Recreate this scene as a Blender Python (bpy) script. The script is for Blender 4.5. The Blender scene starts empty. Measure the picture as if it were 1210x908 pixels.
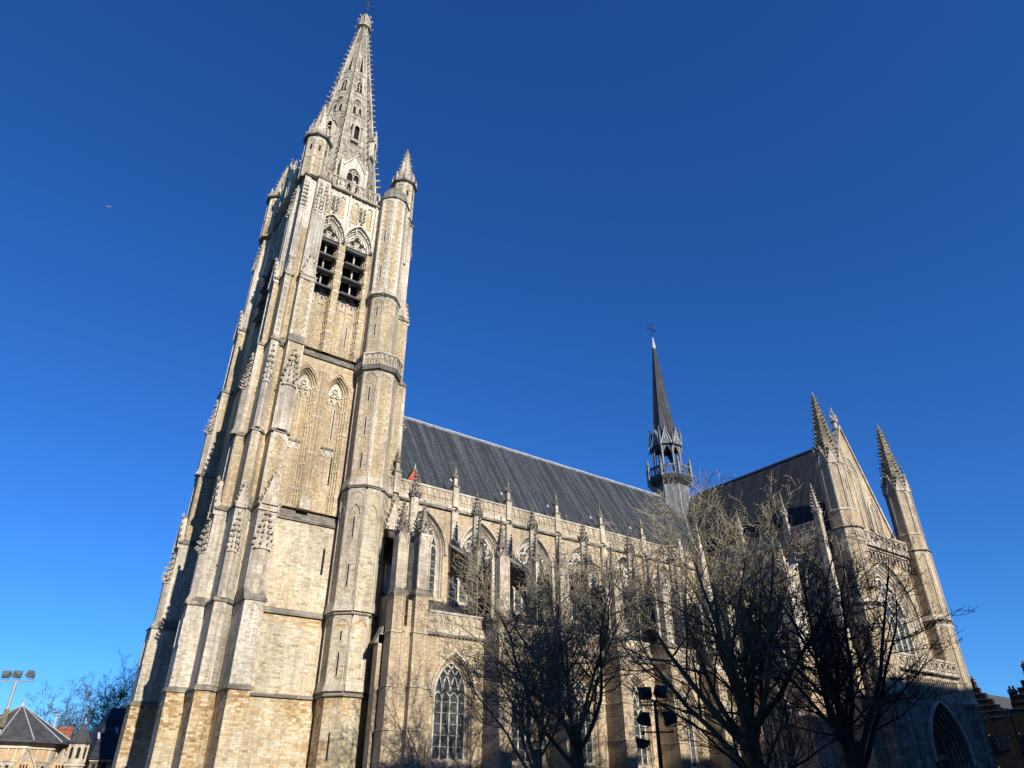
import bpy, math, random
from mathutils import Vector, Matrix
R=math.radians
scn=bpy.context.scene
# ------------------------------------------------------------ camera
cd=bpy.data.cameras.new("camera"); cam=bpy.data.objects.new("camera",cd); scn.collection.objects.link(cam)
cd.sensor_width=36; cd.lens=829/1210*36; cd.clip_start=.1; cd.clip_end=12000
PITCH=math.atan(486/829.); AZ=R(54)
cam.location=(0,0,1.6); cam.rotation_euler=(R(90)+PITCH,0,AZ-R(90)); scn.camera=cam
# ------------------------------------------------------------ sky and sun
SUN_EL=R(26); SUN_W=R(2.8)
w=bpy.data.worlds.new("World"); scn.world=w; w.use_nodes=True
nt=w.node_tree; bg=nt.nodes['Background']
sky=nt.nodes.new('ShaderNodeTexSky'); sky.sky_type='NISHITA'; sky.sun_disc=False
sky.sun_elevation=SUN_EL; sky.sun_rotation=R(182.8); sky.altitude=0; sky.air_density=1.0; sky.dust_density=.1; sky.ozone_density=4.0
hs=nt.nodes.new('ShaderNodeHueSaturation'); hs.inputs['Saturation'].default_value=1.1; hs.inputs['Value'].default_value=1.0
tn=nt.nodes.new('ShaderNodeMix'); tn.data_type='RGBA'; tn.blend_type='MULTIPLY'; tn.inputs[0].default_value=1; tn.inputs[7].default_value=(.47,1.04,1.78,1)
nt.links.new(sky.outputs[0],hs.inputs['Color']); nt.links.new(hs.outputs[0],tn.inputs[6]); nt.links.new(tn.outputs[2],bg.inputs[0]); bg.inputs[1].default_value=.058
sl=bpy.data.lights.new("sun",'SUN'); sl.energy=5.0; sl.angle=R(.53); sl.color=(1,.93,.82)
so=bpy.data.objects.new("sun",sl); scn.collection.objects.link(so)
sd=Vector((-math.sin(SUN_W)*math.cos(SUN_EL),-math.cos(SUN_W)*math.cos(SUN_EL),math.sin(SUN_EL)))
so.rotation_euler=sd.to_track_quat('Z','Y').to_euler(); so.location=(0,-40,80)
vs=scn.view_settings; vs.view_transform='Standard'; vs.look='None'; vs.exposure=.58; vs.gamma=1; vs.use_curve_mapping=False
# ------------------------------------------------------------ materials
MATS={}
def newmat(n,rough=.85,spec=.25):
    m=bpy.data.materials.new(n); m.use_nodes=True; t=m.node_tree; b=t.nodes['Principled BSDF']
    b.inputs['Roughness'].default_value=rough; b.inputs['Specular IOR Level'].default_value=spec
    MATS[n]=m; return m,t,b
class NB:
    def __init__(s,t): s.t=t
    def n(s,k,**kw):
        o=s.t.nodes.new(k)
        for a,b in kw.items(): setattr(o,a,b)
        return o
    def link(s,a,b): s.t.links.new(a,b)
    def math(s,op,a,b=None,c=None):
        o=s.n('ShaderNodeMath',operation=op)
        for i,v in enumerate((a,b,c)):
            if v is None: continue
            if isinstance(v,(int,float)): o.inputs[i].default_value=v
            else: s.link(v,o.inputs[i])
        return o.outputs[0]
    def mix(s,f,a,b,bt='MIX'):
        o=s.n('ShaderNodeMix',data_type='RGBA',blend_type=bt)
        for i,v in ((0,f),(6,a),(7,b)):
            if isinstance(v,(int,float)): o.inputs[i].default_value=v
            elif isinstance(v,tuple): o.inputs[i].default_value=(*v,1)
            else: s.link(v,o.inputs[i])
        return o.outputs[2]
    def ramp(s,f,stops,interp='LINEAR'):
        o=s.n('ShaderNodeValToRGB'); cr=o.color_ramp; cr.interpolation=interp
        while len(cr.elements)<len(stops): cr.elements.new(.5)
        for e,(p,c) in zip(cr.elements,stops):
            e.position=p; e.color=(*c,1) if isinstance(c,tuple) else (c,c,c,1)
        s.link(f,o.inputs[0]); return o.outputs[0]
    def noise(s,vec,scale,detail=4,rough=.55):
        o=s.n('ShaderNodeTexNoise'); o.inputs['Scale'].default_value=scale; o.inputs['Detail'].default_value=detail; o.inputs['Roughness'].default_value=rough
        s.link(vec,o.inputs['Vector']); return o.outputs[0]
    def scale(s,vec,sc):
        o=s.n('ShaderNodeMapping'); o.inputs['Scale'].default_value=sc; s.link(vec,o.inputs['Vector']); return o.outputs[0]
    def wallcoords(s):
        g=s.n('ShaderNodeNewGeometry'); p=s.n('ShaderNodeSeparateXYZ'); q=s.n('ShaderNodeSeparateXYZ')
        s.link(g.outputs['Position'],p.inputs[0]); s.link(g.outputs['True Normal'],q.inputs[0])
        u=s.math('SUBTRACT',s.math('MULTIPLY',p.outputs[1],q.outputs[0]),s.math('MULTIPLY',p.outputs[0],q.outputs[1]))
        c=s.n('ShaderNodeCombineXYZ'); s.link(u,c.inputs[0]); s.link(p.outputs[2],c.inputs[1])
        return g.outputs['Position'],u,p.outputs[2],c.outputs[0]
def bump(nb,b,h,strength=.4,dist=.02):
    o=nb.n('ShaderNodeBump'); o.inputs['Strength'].default_value=strength; o.inputs['Distance'].default_value=dist
    nb.link(h,o.inputs['Height']); nb.link(o.outputs[0],b.inputs['Normal'])
def masonry(name,stops,mortar,bw,bh,patch=None,patchscale=.25,patchlo=.5,patchhi=.62,rough=.88,joint=.012,streak=.45):
    m,t,b=newmat(name,rough); nb=NB(t)
    pos,u,z,uv=nb.wallcoords()
    row=nb.math('FLOOR',nb.math('DIVIDE',z,bh))
    rr=nb.n('ShaderNodeTexWhiteNoise',noise_dimensions='1D'); nb.link(row,rr.inputs['W'])
    # each course has its own stone length and shift
    wid=nb.math('MULTIPLY_ADD',rr.outputs['Value'],bw*.7,bw*.65)
    uu=nb.math('ADD',nb.math('DIVIDE',u,wid),nb.math('MULTIPLY',rr.outputs['Value'],17.3))
    col=nb.math('FLOOR',uu)
    cv=nb.n('ShaderNodeCombineXYZ'); nb.link(col,cv.inputs[0]); nb.link(row,cv.inputs[1])
    wn=nb.n('ShaderNodeTexWhiteNoise',noise_dimensions='2D'); nb.link(cv.outputs[0],wn.inputs['Vector'])
    colr=nb.ramp(wn.outputs['Value'],stops,'LINEAR')
    if patch:
        pn=nb.noise(pos,patchscale,5,.6)
        wn2=nb.n('ShaderNodeTexWhiteNoise',noise_dimensions='3D'); nb.link(cv.outputs[0],wn2.inputs['Vector'])
        pf=nb.math('ADD',pn,nb.math('MULTIPLY',nb.math('SUBTRACT',wn2.outputs['Value'],.5),.22))
        if name=='ashlar':   # courses rebuilt in rusty ironstone under the two lowest string courses
            b1=nb.ramp(nb.math('DIVIDE',z,20.),[(.0,.06),(.27,.07),(.345,.17),(.379,.2),(.381,.0),(.60,.0),(.63,.16),(.655,.18),(.657,.0),(1.,.0)])
            b1=nb.math('SUBTRACT',b1,0.)
            pf=nb.math('ADD',pf,b1)
        pc=nb.ramp(wn2.outputs['Value'],patch)
        colr=nb.mix(nb.ramp(pf,[(patchlo,0.),(patchhi,1.)]),colr,pc)
    fu=nb.math('FRACT',uu); fz=nb.math('FRACT',nb.math('DIVIDE',z,bh))
    eu=nb.math('MINIMUM',fu,nb.math('SUBTRACT',1.,fu)); ez=nb.math('MINIMUM',fz,nb.math('SUBTRACT',1.,fz))
    e=nb.math('MINIMUM',nb.math('MULTIPLY',eu,bw),nb.math('MULTIPLY',ez,bh))
    jn=nb.ramp(e,[(joint*.45,1.),(joint,0.)])
    colr=nb.mix(nb.math('MULTIPLY',jn,.75),colr,mortar)
    # grain and weather
    g=nb.noise(pos,6,6,.65); colr=nb.mix(1.,colr,nb.ramp(g,[(.3,.72),(.7,1.15)]),'MULTIPLY')
    st=nb.noise(nb.scale(pos,(1.6,1.6,.13)),1.,5,.6); colr=nb.mix(streak,colr,nb.ramp(st,[(.4,(.42,.40,.38)),(.58,(1.,1.,1.))]),'MULTIPLY')
    f2=nb.noise(nb.scale(pos,(7,7,.22)),1.,4,.6); colr=nb.mix(streak*.75,colr,nb.ramp(f2,[(.42,(.55,.52,.48)),(.55,(1.,1.,1.))]),'MULTIPLY')
    gr=nb.noise(pos,.9,6,.7); colr=nb.mix(.42,colr,nb.ramp(gr,[(.33,(.50,.49,.47)),(.5,(1.,1.,1.)),(.68,(1.1,1.09,1.06))]),'MULTIPLY')
    big=nb.noise(pos,.22,3,.5); colr=nb.mix(.8,colr,nb.ramp(big,[(.35,(.80,.79,.77)),(.62,(1.08,1.06,1.02))]),'MULTIPLY')
    nb.link(colr,b.inputs['Base Color'])
    h=nb.math('SUBTRACT',nb.math('MULTIPLY_ADD',g,.5,nb.math('MULTIPLY',wn.outputs['Value'],.5)),jn)
    bump(nb,b,h,.5,.03)
    return m
masonry('ashlar',[(0,(.36,.28,.175)),(.1,(.47,.405,.29)),(.45,(.55,.49,.375)),(.8,(.60,.545,.43)),(1,(.65,.60,.49))],(.47,.41,.30),.40,.15,
        patch=[(0,(.30,.17,.07)),(.35,(.42,.28,.13)),(.7,(.55,.45,.29)),(1,(.60,.53,.38))],patchscale=.13,patchlo=.54,patchhi=.62,streak=.3)
masonry('brick',[(0,(.34,.24,.13)),(.4,(.465,.365,.225)),(.75,(.53,.435,.29)),(1,(.60,.525,.38))],(.47,.39,.26),.22,.085,joint=.014,streak=.35)
masonry('nave_brick',[(0,(.36,.27,.165)),(.4,(.47,.375,.25)),(.75,(.54,.44,.31)),(1,(.60,.51,.38))],(.50,.42,.30),.22,.085,joint=.014,streak=.4)
masonry('limestone',[(0,(.44,.385,.305)),(.4,(.53,.47,.38)),(1,(.61,.55,.455))],(.33,.29,.23),.7,.33,joint=.010,streak=.45)
masonry('white_stone',[(0,(.54,.50,.42)),(.4,(.62,.58,.50)),(1,(.70,.66,.58))],(.38,.35,.30),.6,.33,joint=.010,streak=.45)
masonry('pale_ashlar',[(0,(.42,.37,.295)),(.3,(.52,.475,.395)),(.7,(.58,.54,.46)),(1,(.63,.59,.51))],(.43,.39,.32),.34,.13,joint=.010,streak=.5)
masonry('grey_stone',[(0,(.15,.138,.115)),(.5,(.225,.21,.178)),(1,(.32,.295,.25))],(.15,.14,.12),.8,.3,joint=.012,streak=.5)
masonry('spire_stone',[(0,(.36,.335,.28)),(.5,(.44,.41,.35)),(1,(.52,.485,.42))],(.24,.22,.19),.8,.35,patch=[(0,(.20,.19,.165)),(1,(.30,.28,.23))],patchscale=.12,patchlo=.48,patchhi=.6,joint=.014,streak=.7)
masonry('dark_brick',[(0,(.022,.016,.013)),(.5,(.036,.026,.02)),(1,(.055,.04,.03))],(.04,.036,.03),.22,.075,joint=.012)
masonry('red_brick',[(0,(.25,.07,.04)),(.5,(.36,.11,.06)),(1,(.42,.17,.10))],(.3,.25,.2),.22,.075,joint=.012)
def roofmat(name,base,pale,sx):
    m,t,b=newmat(name,.72,.16); nb=NB(t); g=nb.n('ShaderNodeNewGeometry'); pos=g.outputs['Position']
    sc=(1.9,.07,.07) if sx else (.07,1.9,.07)
    a=nb.noise(nb.scale(pos,sc),1.,6,.62); f=nb.ramp(a,[(.44,0.),(.66,1.)])
    a2=nb.noise(nb.scale(pos,(5.,.12,.12) if sx else (.12,5.,.12)),1.,5,.7)
    c=nb.mix(nb.math('MULTIPLY',f,.5),base,pale); c=nb.mix(nb.math('MULTIPLY',nb.ramp(a2,[(.5,0.),(.75,1.)]),.22),c,pale)
    s=nb.n('ShaderNodeSeparateXYZ'); nb.link(pos,s.inputs[0])
    row=nb.math('DIVIDE',s.outputs[2],.17); fr=nb.math('FRACT',row); fl=nb.math('FLOOR',row)
    cu=nb.math('ADD',nb.math('DIVIDE',s.outputs[0 if sx else 1],.24),nb.math('MULTIPLY',fl,.5))
    cv=nb.n('ShaderNodeCombineXYZ'); nb.link(nb.math('FLOOR',cu),cv.inputs[0]); nb.link(fl,cv.inputs[1])
    wn=nb.n('ShaderNodeTexWhiteNoise',noise_dimensions='2D'); nb.link(cv.outputs[0],wn.inputs['Vector'])
    c=nb.mix(1.,c,nb.ramp(wn.outputs['Value'],[(0,.72),(1,1.2)]),'MULTIPLY')
    nb.link(c,b.inputs['Base Color']); bump(nb,b,nb.math('ADD',nb.math('MULTIPLY',fr,-1.),wn.outputs['Value']),.5,.02)
masonry('shade_toned_stone',[(0,(.035,.032,.028)),(.5,(.06,.056,.05)),(1,(.10,.093,.08))],(.04,.037,.032),.7,.33,streak=.6)  # near-black: shade on flyers and infill walls is put into the colour
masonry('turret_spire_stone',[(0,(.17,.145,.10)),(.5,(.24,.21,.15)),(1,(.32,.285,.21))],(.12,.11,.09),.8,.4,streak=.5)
roofmat('slate_nave',(.024,.028,.033),(.105,.118,.130),True)
roofmat('slate_transept',(.022,.025,.029),(.062,.068,.074),False)
def plain(name,col,rough=.7,var=.25,scale=3,metal=0,spec=.3,streak=0.):
    m,t,b=newmat(name,rough,spec); nb=NB(t); g=nb.n('ShaderNodeNewGeometry')
    a=nb.noise(g.outputs['Position'],scale,5,.6)
    c=nb.mix(1.,col,nb.ramp(a,[(.3,1-var),(.7,1+var)]),'MULTIPLY')
    if streak: c=nb.mix(streak,c,nb.ramp(nb.noise(nb.scale(g.outputs['Position'],(3,3,.3)),1.,4),[(.4,.45),(.6,1.25)]),'MULTIPLY')
    nb.link(c,b.inputs['Base Color']); b.inputs['Metallic'].default_value=metal; bump(nb,b,a,.25,.02)
plain('lead',(.125,.135,.15),.55,.25,1.2,streak=.7)
plain('dark_lead',(.045,.047,.052),.5,.3,1.,streak=.6)
plain('slate_louver',(.22,.22,.22),.7,.25,2,streak=.5)
plain('pale_lead',(.36,.375,.39),.5,.15)
plain('iron',(.02,.02,.022),.5,.2)
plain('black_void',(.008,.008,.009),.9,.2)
plain('galvanised',(.30,.30,.30),.5,.15,metal=.3)
plain('lamp_black',(.018,.019,.022),.45,.2)
plain('lamp_grey',(.10,.11,.11),.5,.2)
plain('lamp_glass',(.25,.27,.28),.15,.1,spec=.6)
plain('red_paint',(.42,.085,.05),.7,.35,2.5,streak=.4)
plain('cream_render',(.55,.47,.36),.85,.15,1.5,streak=.3)
plain('tan_wood',(.40,.28,.16),.8,.25,5)
plain('roof_slate_plain',(.060,.062,.064),.8,.3,2,spec=.12,streak=.3)
plain('ground_stone',(.13,.12,.11),.85,.25,1.5)
plain('grass',(.05,.075,.022),.9,.35,2)
plain('door_wood',(.05,.03,.02),.6,.3)
plain('airplane_white',(.8,.8,.8),.35,.05)
def barkmat(name,c1,c2):
    m,t,b=newmat(name,.9,.15); nb=NB(t); g=nb.n('ShaderNodeNewGeometry')
    a=nb.noise(g.outputs['Position'],1.1,4,.6); a2=nb.noise(g.outputs['Position'],9,4,.6)
    c=nb.mix(nb.ramp(a,[(.38,0.),(.62,1.)]),c1,c2); c=nb.mix(1.,c,nb.ramp(a2,[(.3,.7),(.7,1.25)]),'MULTIPLY')
    nb.link(c,b.inputs['Base Color']); bump(nb,b,a2,.4,.02)
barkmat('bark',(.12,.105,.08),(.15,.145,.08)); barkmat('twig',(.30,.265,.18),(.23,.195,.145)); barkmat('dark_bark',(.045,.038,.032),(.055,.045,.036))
def glassmat():
    m,t,b=newmat('leaded_glass',.22,.5); nb=NB(t); pos,u,z,uv=nb.wallcoords()
    cv=nb.n('ShaderNodeCombineXYZ'); nb.link(nb.math('FLOOR',nb.math('DIVIDE',u,.16)),cv.inputs[0]); nb.link(nb.math('FLOOR',nb.math('DIVIDE',z,.2)),cv.inputs[1])
    wn=nb.n('ShaderNodeTexWhiteNoise',noise_dimensions='2D'); nb.link(cv.outputs[0],wn.inputs['Vector'])
    c=nb.ramp(wn.outputs['Value'],[(0,(.018,.022,.026)),(.6,(.045,.055,.06)),(1,(.09,.10,.10))]); nb.link(c,b.inputs['Base Color'])
    bump(nb,b,wn.outputs['Value'],.12,.02)
glassmat()
# ------------------------------------------------------------ mesh builder
RJ=random.Random(3)
class MB:
    def __init__(s,mat='limestone'): s.v=[];s.f=[];s.m=[];s.ml=[];s.cur=mat
    def mi(s,m=None):
        m=m or s.cur
        if m not in s.ml: s.ml.append(m)
        return s.ml.index(m)
    def poly(s,pts,m=None):
        b=len(s.v); s.v+= [tuple(p) for p in pts]; s.f.append(tuple(range(b,b+len(pts)))); s.m.append(s.mi(m))
    def mesh(s,pts,faces,m=None):
        b=len(s.v); s.v+=[tuple(p) for p in pts]; k=s.mi(m)
        for f in faces: s.f.append(tuple(b+i for i in f)); s.m.append(k)
    def loft(s,rings,m=None,cap0=True,cap1=True):
        n=len(rings[0]); b=len(s.v)
        for r in rings: s.v+=[tuple(p) for p in r]
        k=s.mi(m)
        for i in range(len(rings)-1):
            for j in range(n):
                a=b+i*n+j; c=b+i*n+(j+1)%n; s.f.append((a,c,c+n,a+n)); s.m.append(k)
        if cap0: s.f.append(tuple(b+j for j in reversed(range(n)))); s.m.append(k)
        if cap1: s.f.append(tuple(b+(len(rings)-1)*n+j for j in range(n))); s.m.append(k)
    def box(s,x0,x1,y0,y1,z0,z1,m=None,F=None):
        r=[[(x0,y0,z),(x1,y0,z),(x1,y1,z),(x0,y1,z)] for z in (z0,z1)]
        if F: r=[[F(*p) for p in q] for q in r]
        s.loft(r,m)
    def frustum(s,a,b,m=None,F=None):   # a,b=(x0,x1,y0,y1,z)
        r=[[(q[0],q[2],q[4]),(q[1],q[2],q[4]),(q[1],q[3],q[4]),(q[0],q[3],q[4])] for q in (a,b)]
        if F: r=[[F(*p) for p in q] for q in r]
        s.loft(r,m)
    def oct(s,cx,cy,lv,m=None,n=8,cap0=True,cap1=True,rot=.5):  # lv: list of (z,apothem)
        k=1/math.cos(math.pi/n)
        s.loft([[(cx+a*k*math.cos(2*math.pi*(i+rot)/n),cy+a*k*math.sin(2*math.pi*(i+rot)/n),z) for i in range(n)] for z,a in lv],m,cap0,cap1)
    def bar(s,p,q,t,m=None,t2=None,n=4):
        p=Vector(p);q=Vector(q); d=(q-p)
        if d.length<1e-6: return
        d.normalize(); a=Vector((0,0,1)) if abs(d.z)<.9 else Vector((1,0,0)); u=d.cross(a).normalized(); v=d.cross(u)
        t2=t if t2 is None else t2
        s.loft([[c+(u*math.cos(2*math.pi*(i+.5)/n)+v*math.sin(2*math.pi*(i+.5)/n))*r for i in range(n)] for c,r in ((p,t),(q,t2))],m)
    def blob(s,p,r,m=None,d=(0,0,0),sz=1.):
        x,y,z=p; dx,dy,dz=d
        v=[(x+r,y,z),(x-r,y,z),(x,y+r,z),(x,y-r,z),(x,y,z+r*sz),(x,y,z-r*sz)]
        v=[(a+dx*.0,b,c) for a,b,c in v]
        s.mesh(v,[(0,2,4),(2,1,4),(1,3,4),(3,0,4),(2,0,5),(1,2,5),(3,1,5),(0,3,5)],m)
    def crocket(s,p,out,r,m=None):
        # leaf hook: stem going outwards with a curled-up bulb at its end
        p=Vector(p); o=Vector(out); 
        s.bar(p-o*r*.3,p+o*r*1.1-Vector((0,0,r*.05)),r*.42,m,r*.5)
        s.blob(p+o*r*1.35+Vector((0,0,r*.25)),r*.72,m)
    def build(s,name,parent=None,shift=None):
        me=bpy.data.meshes.new(name); me.from_pydata(s.v,[],s.f)
        for m in s.ml: me.materials.append(MATS[m])
        me.polygons.foreach_set('material_index',s.m); me.update()
        o=bpy.data.objects.new(name,me); scn.collection.objects.link(o)
        if parent: 
            o.parent=parent
        return o
def empty(name,loc=(0,0,0),label=None,cat=None,group=None):
    o=bpy.data.objects.new(name,None); scn.collection.objects.link(o); o.empty_display_size=.5; o.location=loc
    if label: o['label']=label
    if cat: o['category']=cat
    if group: o['group']=group
    return o
def tag(o,label,cat,group=None):
    o['label']=label;o['category']=cat
    if group:o['group']=group
    return o
# the church stands at the origin so that parts keep world coordinates
CH=empty('gothic_church',(0,0,0),'huge pale yellow stone Gothic church with tall crocketed tower spire and slate roofs','church')
# frames: F(u,w,z) -> world, w = distance outwards from the wall
def frame(ox,oy,dirn):
    ux,uy,nx,ny={'S':(1,0,0,-1),'W':(0,-1,-1,0),'N':(-1,0,0,1),'E':(0,1,1,0)}[dirn]
    return lambda u,w,z:(ox+ux*u+nx*w, oy+uy*u+ny*w, z)
def archpts(hw,h,n=7):
    h=max(h,hw); c=(h*h-hw*hw)/(2*hw); r=hw+c; a1=math.atan2(h,c)
    right=[(-c+r*math.cos(a1*i/n),r*math.sin(a1*i/n)) for i in range(n+1)]
    return [(-x,z) for x,z in right][:-1]+right[::-1] # left spring .. apex .. right spring
def wall_open(mb,F,u0,u1,z0,z1,ops,w=0,m=None):
    """wall sheet u0..u1 z0..z1 at offset w, pierced by pointed openings (cu,hw,sill,spring,apex)"""
    ops=sorted(ops); x=u0
    for cu,hw,sill,spring,apex in ops:
        if cu-hw>x+1e-4: mb.poly([F(x,w,z0),F(cu-hw,w,z0),F(cu-hw,w,z1),F(x,w,z1)],m)
        if sill>z0: mb.poly([F(cu-hw,w,z0),F(cu+hw,w,z0),F(cu+hw,w,sill),F(cu-hw,w,sill)],m)
        ap=archpts(hw,apex-spring)
        for (a,b),(c,d) in zip(ap[:-1],ap[1:]):
            mb.poly([F(cu+a,w,spring+b),F(cu+c,w,spring+d),F(cu+c,w,z1),F(cu+a,w,z1)],m)
        x=cu+hw
    if u1>x+1e-4: mb.poly([F(x,w,z0),F(u1,w,z0),F(u1,w,z1),F(x,w,z1)],m)
def outline(cu,hw,sill,spring,apex,n=7):
    return [(cu-hw,sill)]+[(cu+a,spring+b) for a,b in archpts(hw,apex-spring,n)]+[(cu+hw,sill)]
def reveal(mb,F,steps,m=None,sillm=None):
    """steps: list of (w,cu,hw,sill,spring,apex,mat): jambs going inwards, stepped orders"""
    for a,b in zip(steps[:-1],steps[1:]):
        A=outline(*a[1:6]);B=outline(*b[1:6])
        for i in range(len(A)-1):
            mb.poly([F(A[i][0],a[0],A[i][1]),F(A[i+1][0],a[0],A[i+1][1]),F(B[i+1][0],b[0],B[i+1][1]),F(B[i][0],b[0],B[i][1])],b[6])
        mb.poly([F(A[0][0],a[0],A[0][1]),F(A[-1][0],a[0],A[-1][1]),F(B[-1][0],b[0],B[-1][1]),F(B[0][0],b[0],B[0][1])],sillm or b[6])
def fill(mb,F,w,cu,hw,sill,spring,apex,m):
    o=outline(cu,hw,sill,spring,apex)
    for i in range(1,len(o)-1):
        x,z=o[i]
    mid=(cu,sill)
    for a,b in zip(o[:-1],o[1:]): mb.poly([F(a[0],w,a[1]),F(b[0],w,b[1]),F(cu,w,sill)],m)
def ribbon(mb,F,pts,t,w0,w1,m=None,closed=False):
    """moulding of half width t following pts (u,z) from offset w0 to w1, mitred"""
    P=[Vector((p[0],p[1])) for p in pts]; n=len(P); L=[];Rr=[]
    for i in range(n):
        a=P[i-1] if (i>0 or closed) else P[i]; b=P[(i+1)%n] if (i<n-1 or closed) else P[i]
        d=(b-a); d=d.normalized() if d.length>1e-7 else Vector((1,0)); nn=Vector((-d.y,d.x))
        L.append(P[i]+nn*t); Rr.append(P[i]-nn*t)
    rng=range(n if closed else n-1)
    for i in rng:
        j=(i+1)%n
        mb.poly([F(L[i].x,w1,L[i].y),F(L[j].x,w1,L[j].y),F(Rr[j].x,w1,Rr[j].y),F(Rr[i].x,w1,Rr[i].y)],m)
        mb.poly([F(L[i].x,w0,L[i].y),F(L[j].x,w0,L[j].y),F(L[j].x,w1,L[j].y),F(L[i].x,w1,L[i].y)],m)
        mb.poly([F(Rr[i].x,w1,Rr[i].y),F(Rr[j].x,w1,Rr[j].y),F(Rr[j].x,w0,Rr[j].y),F(Rr[i].x,w0,Rr[i].y)],m)
def ring(cu,cz,r,n=12): return [(cu+r*math.cos(2*math.pi*i/n),cz+r*math.sin(2*math.pi*i/n)) for i in range(n)]
def tracery(mb,F,cu,hw,sill,spring,apex,lights,w0,w1,t,m='white_stone',style='net',bars=.55,barm='pale_lead'):
    ribbon(mb,F,outline(cu,hw-t*.6,sill,spring,apex-t),t,w0,w1,m)
    lw=2*hw/lights
    h=apex-spring; c=(max(h,hw)**2-hw*hw)/(2*hw); r=hw+c
    for i in range(1,lights):
        x=cu-hw+i*lw
        mb_z=spring
        ribbon(mb,F,[(x,sill),(x,mb_z)],t,w0,w1,m)
    if style=='net':
        def inside(u,z): 
            uu=abs(u-cu); zz=z-spring
            return (uu+c)**2+zz*zz<r*r*.985
        for i in range(0,lights+1):
            for sg in (-1,1):
                x=cu-hw+i*lw
                pts=[]
                for k in range(22):
                    a=k*.075; px=x+sg*(r-r*math.cos(a)); pz=spring+r*math.sin(a)
                    if not inside(px,pz) and k>0: break
                    pts.append((px,pz))
                if len(pts)>1: ribbon(mb,F,pts,t*.8,w0,w1,m)
        for i in range(lights):
            x=cu-hw+(i+.5)*lw
            ribbon(mb,F,[(x+a,spring-.25+b) for a,b in archpts(lw/2-t,lw*.55,4)],t*.5,w0+.01,w1-.03,m)
    else: # two-centred heads with foiled circles
        sub=max(1,lights//2); 
        for i in range(lights):
            x=cu-hw+(i+.5)*lw
            ribbon(mb,F,[(x+a,spring-.1+b) for a,b in archpts(lw/2-t*.3,lw*.75,4)],t*.7,w0+.01,w1-.02,m)
        if lights>=2:
            for sx in ((-1,1) if lights>2 else ()):
                rr=hw*.27; ribbon(mb,F,ring(cu+sx*hw*.42,spring+hw*.62,rr),t*.8,w0+.01,w1-.01,m,True)
                for q in range(4):
                    an=math.pi/4+q*math.pi/2; ribbon(mb,F,ring(cu+sx*hw*.42+rr*.5*math.cos(an),spring+hw*.62+rr*.5*math.sin(an),rr*.42,8),t*.4,w0+.01,w1-.03,m,True)
            rr=hw*.30; cz=spring+h*.66 if lights>2 else spring+h*.55
            ribbon(mb,F,ring(cu,cz,rr),t*.8,w0+.01,w1-.01,m,True)
            for q in range(4):
                an=q*math.pi/2; ribbon(mb,F,ring(cu+rr*.5*math.cos(an),cz+rr*.5*math.sin(an),rr*.42,8),t*.4,w0+.01,w1-.03,m,True)
    if bars:
        z=sill+bars
        while z<spring+.01:
            mb.box(cu-hw,cu+hw,(w0+w1)/2-.06,(w0+w1)/2-.03,z-.016,z+.016,barm,F); z+=bars
def window(F,cu,hw,sill,spring,apex,lights,depth=.55,style='net',t=.07,name='window',parent=None,bars=.55,steps=None,wall='limestone',orders=3,splay=.35,m='white_stone'):
    """frame part with tracery and glass as sub-parts; returns the opening to cut in the wall"""
    parent=parent or CH
    mb=MB(m); st=[]
    for k in range(orders+1):
        f=k/orders; g=splay*(1-f)
        st.append((-depth*f,cu,hw+g,sill-g*.6,spring,apex+g*1.25,wall))
        if k<orders: 
            g2=splay*(1-(k+.45)/orders); st.append((-depth*f-.03,cu,hw+g2,sill-g2*.6,spring,apex+g2*1.25,wall))
    reveal(mb,F,st,sillm='limestone')
    for k in range(orders):   # roll mouldings in the splay
        f=(k+.5)/orders; g=splay*(1-f)
        ribbon(mb,F,outline(cu,hw+g,sill-g*.6,spring,apex+g*1.25),.035,-depth*f-.1,-depth*f+.02,wall)
    fr=mb.build(name,parent)
    tb=MB(m); tracery(tb,F,cu,hw,sill,spring,apex,lights,-depth-.02,-depth+.14,t,m,style,bars); tb.build('tracery',fr)
    gb=MB('leaded_glass'); fill(gb,F,-depth+.02,cu,hw,sill,spring,apex,'leaded_glass'); gb.build('glass',fr)
    g=splay
    return (cu,hw+g,sill-g*.6,spring,apex+g*1.25)
def hood(mb,F,cu,hw,spring,apex,t=.09,out=.14,m='white_stone',finial=False,stops=True):
    pts=[(cu+a,spring+b) for a,b in archpts(hw,apex-spring)]
    if stops: pts=[(cu-hw,spring-.3)]+pts+[(cu+hw,spring-.3)]
    ribbon(mb,F,pts,t,-.02,out,m)
def string(mb,F,u0,u1,z,out=.14,h=.09,m='grey_stone',slope=.12,ends=0):
    """projecting string course with a sloping top"""
    for (a,b) in (((u0,u1,0,out,z),(u0,u1,0,out,z+h)),((u0,u1,0,out,z+h),(u0,u1,0,out*.1,z+h+slope))):
        mb.frustum(a,b,m,F)
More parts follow.
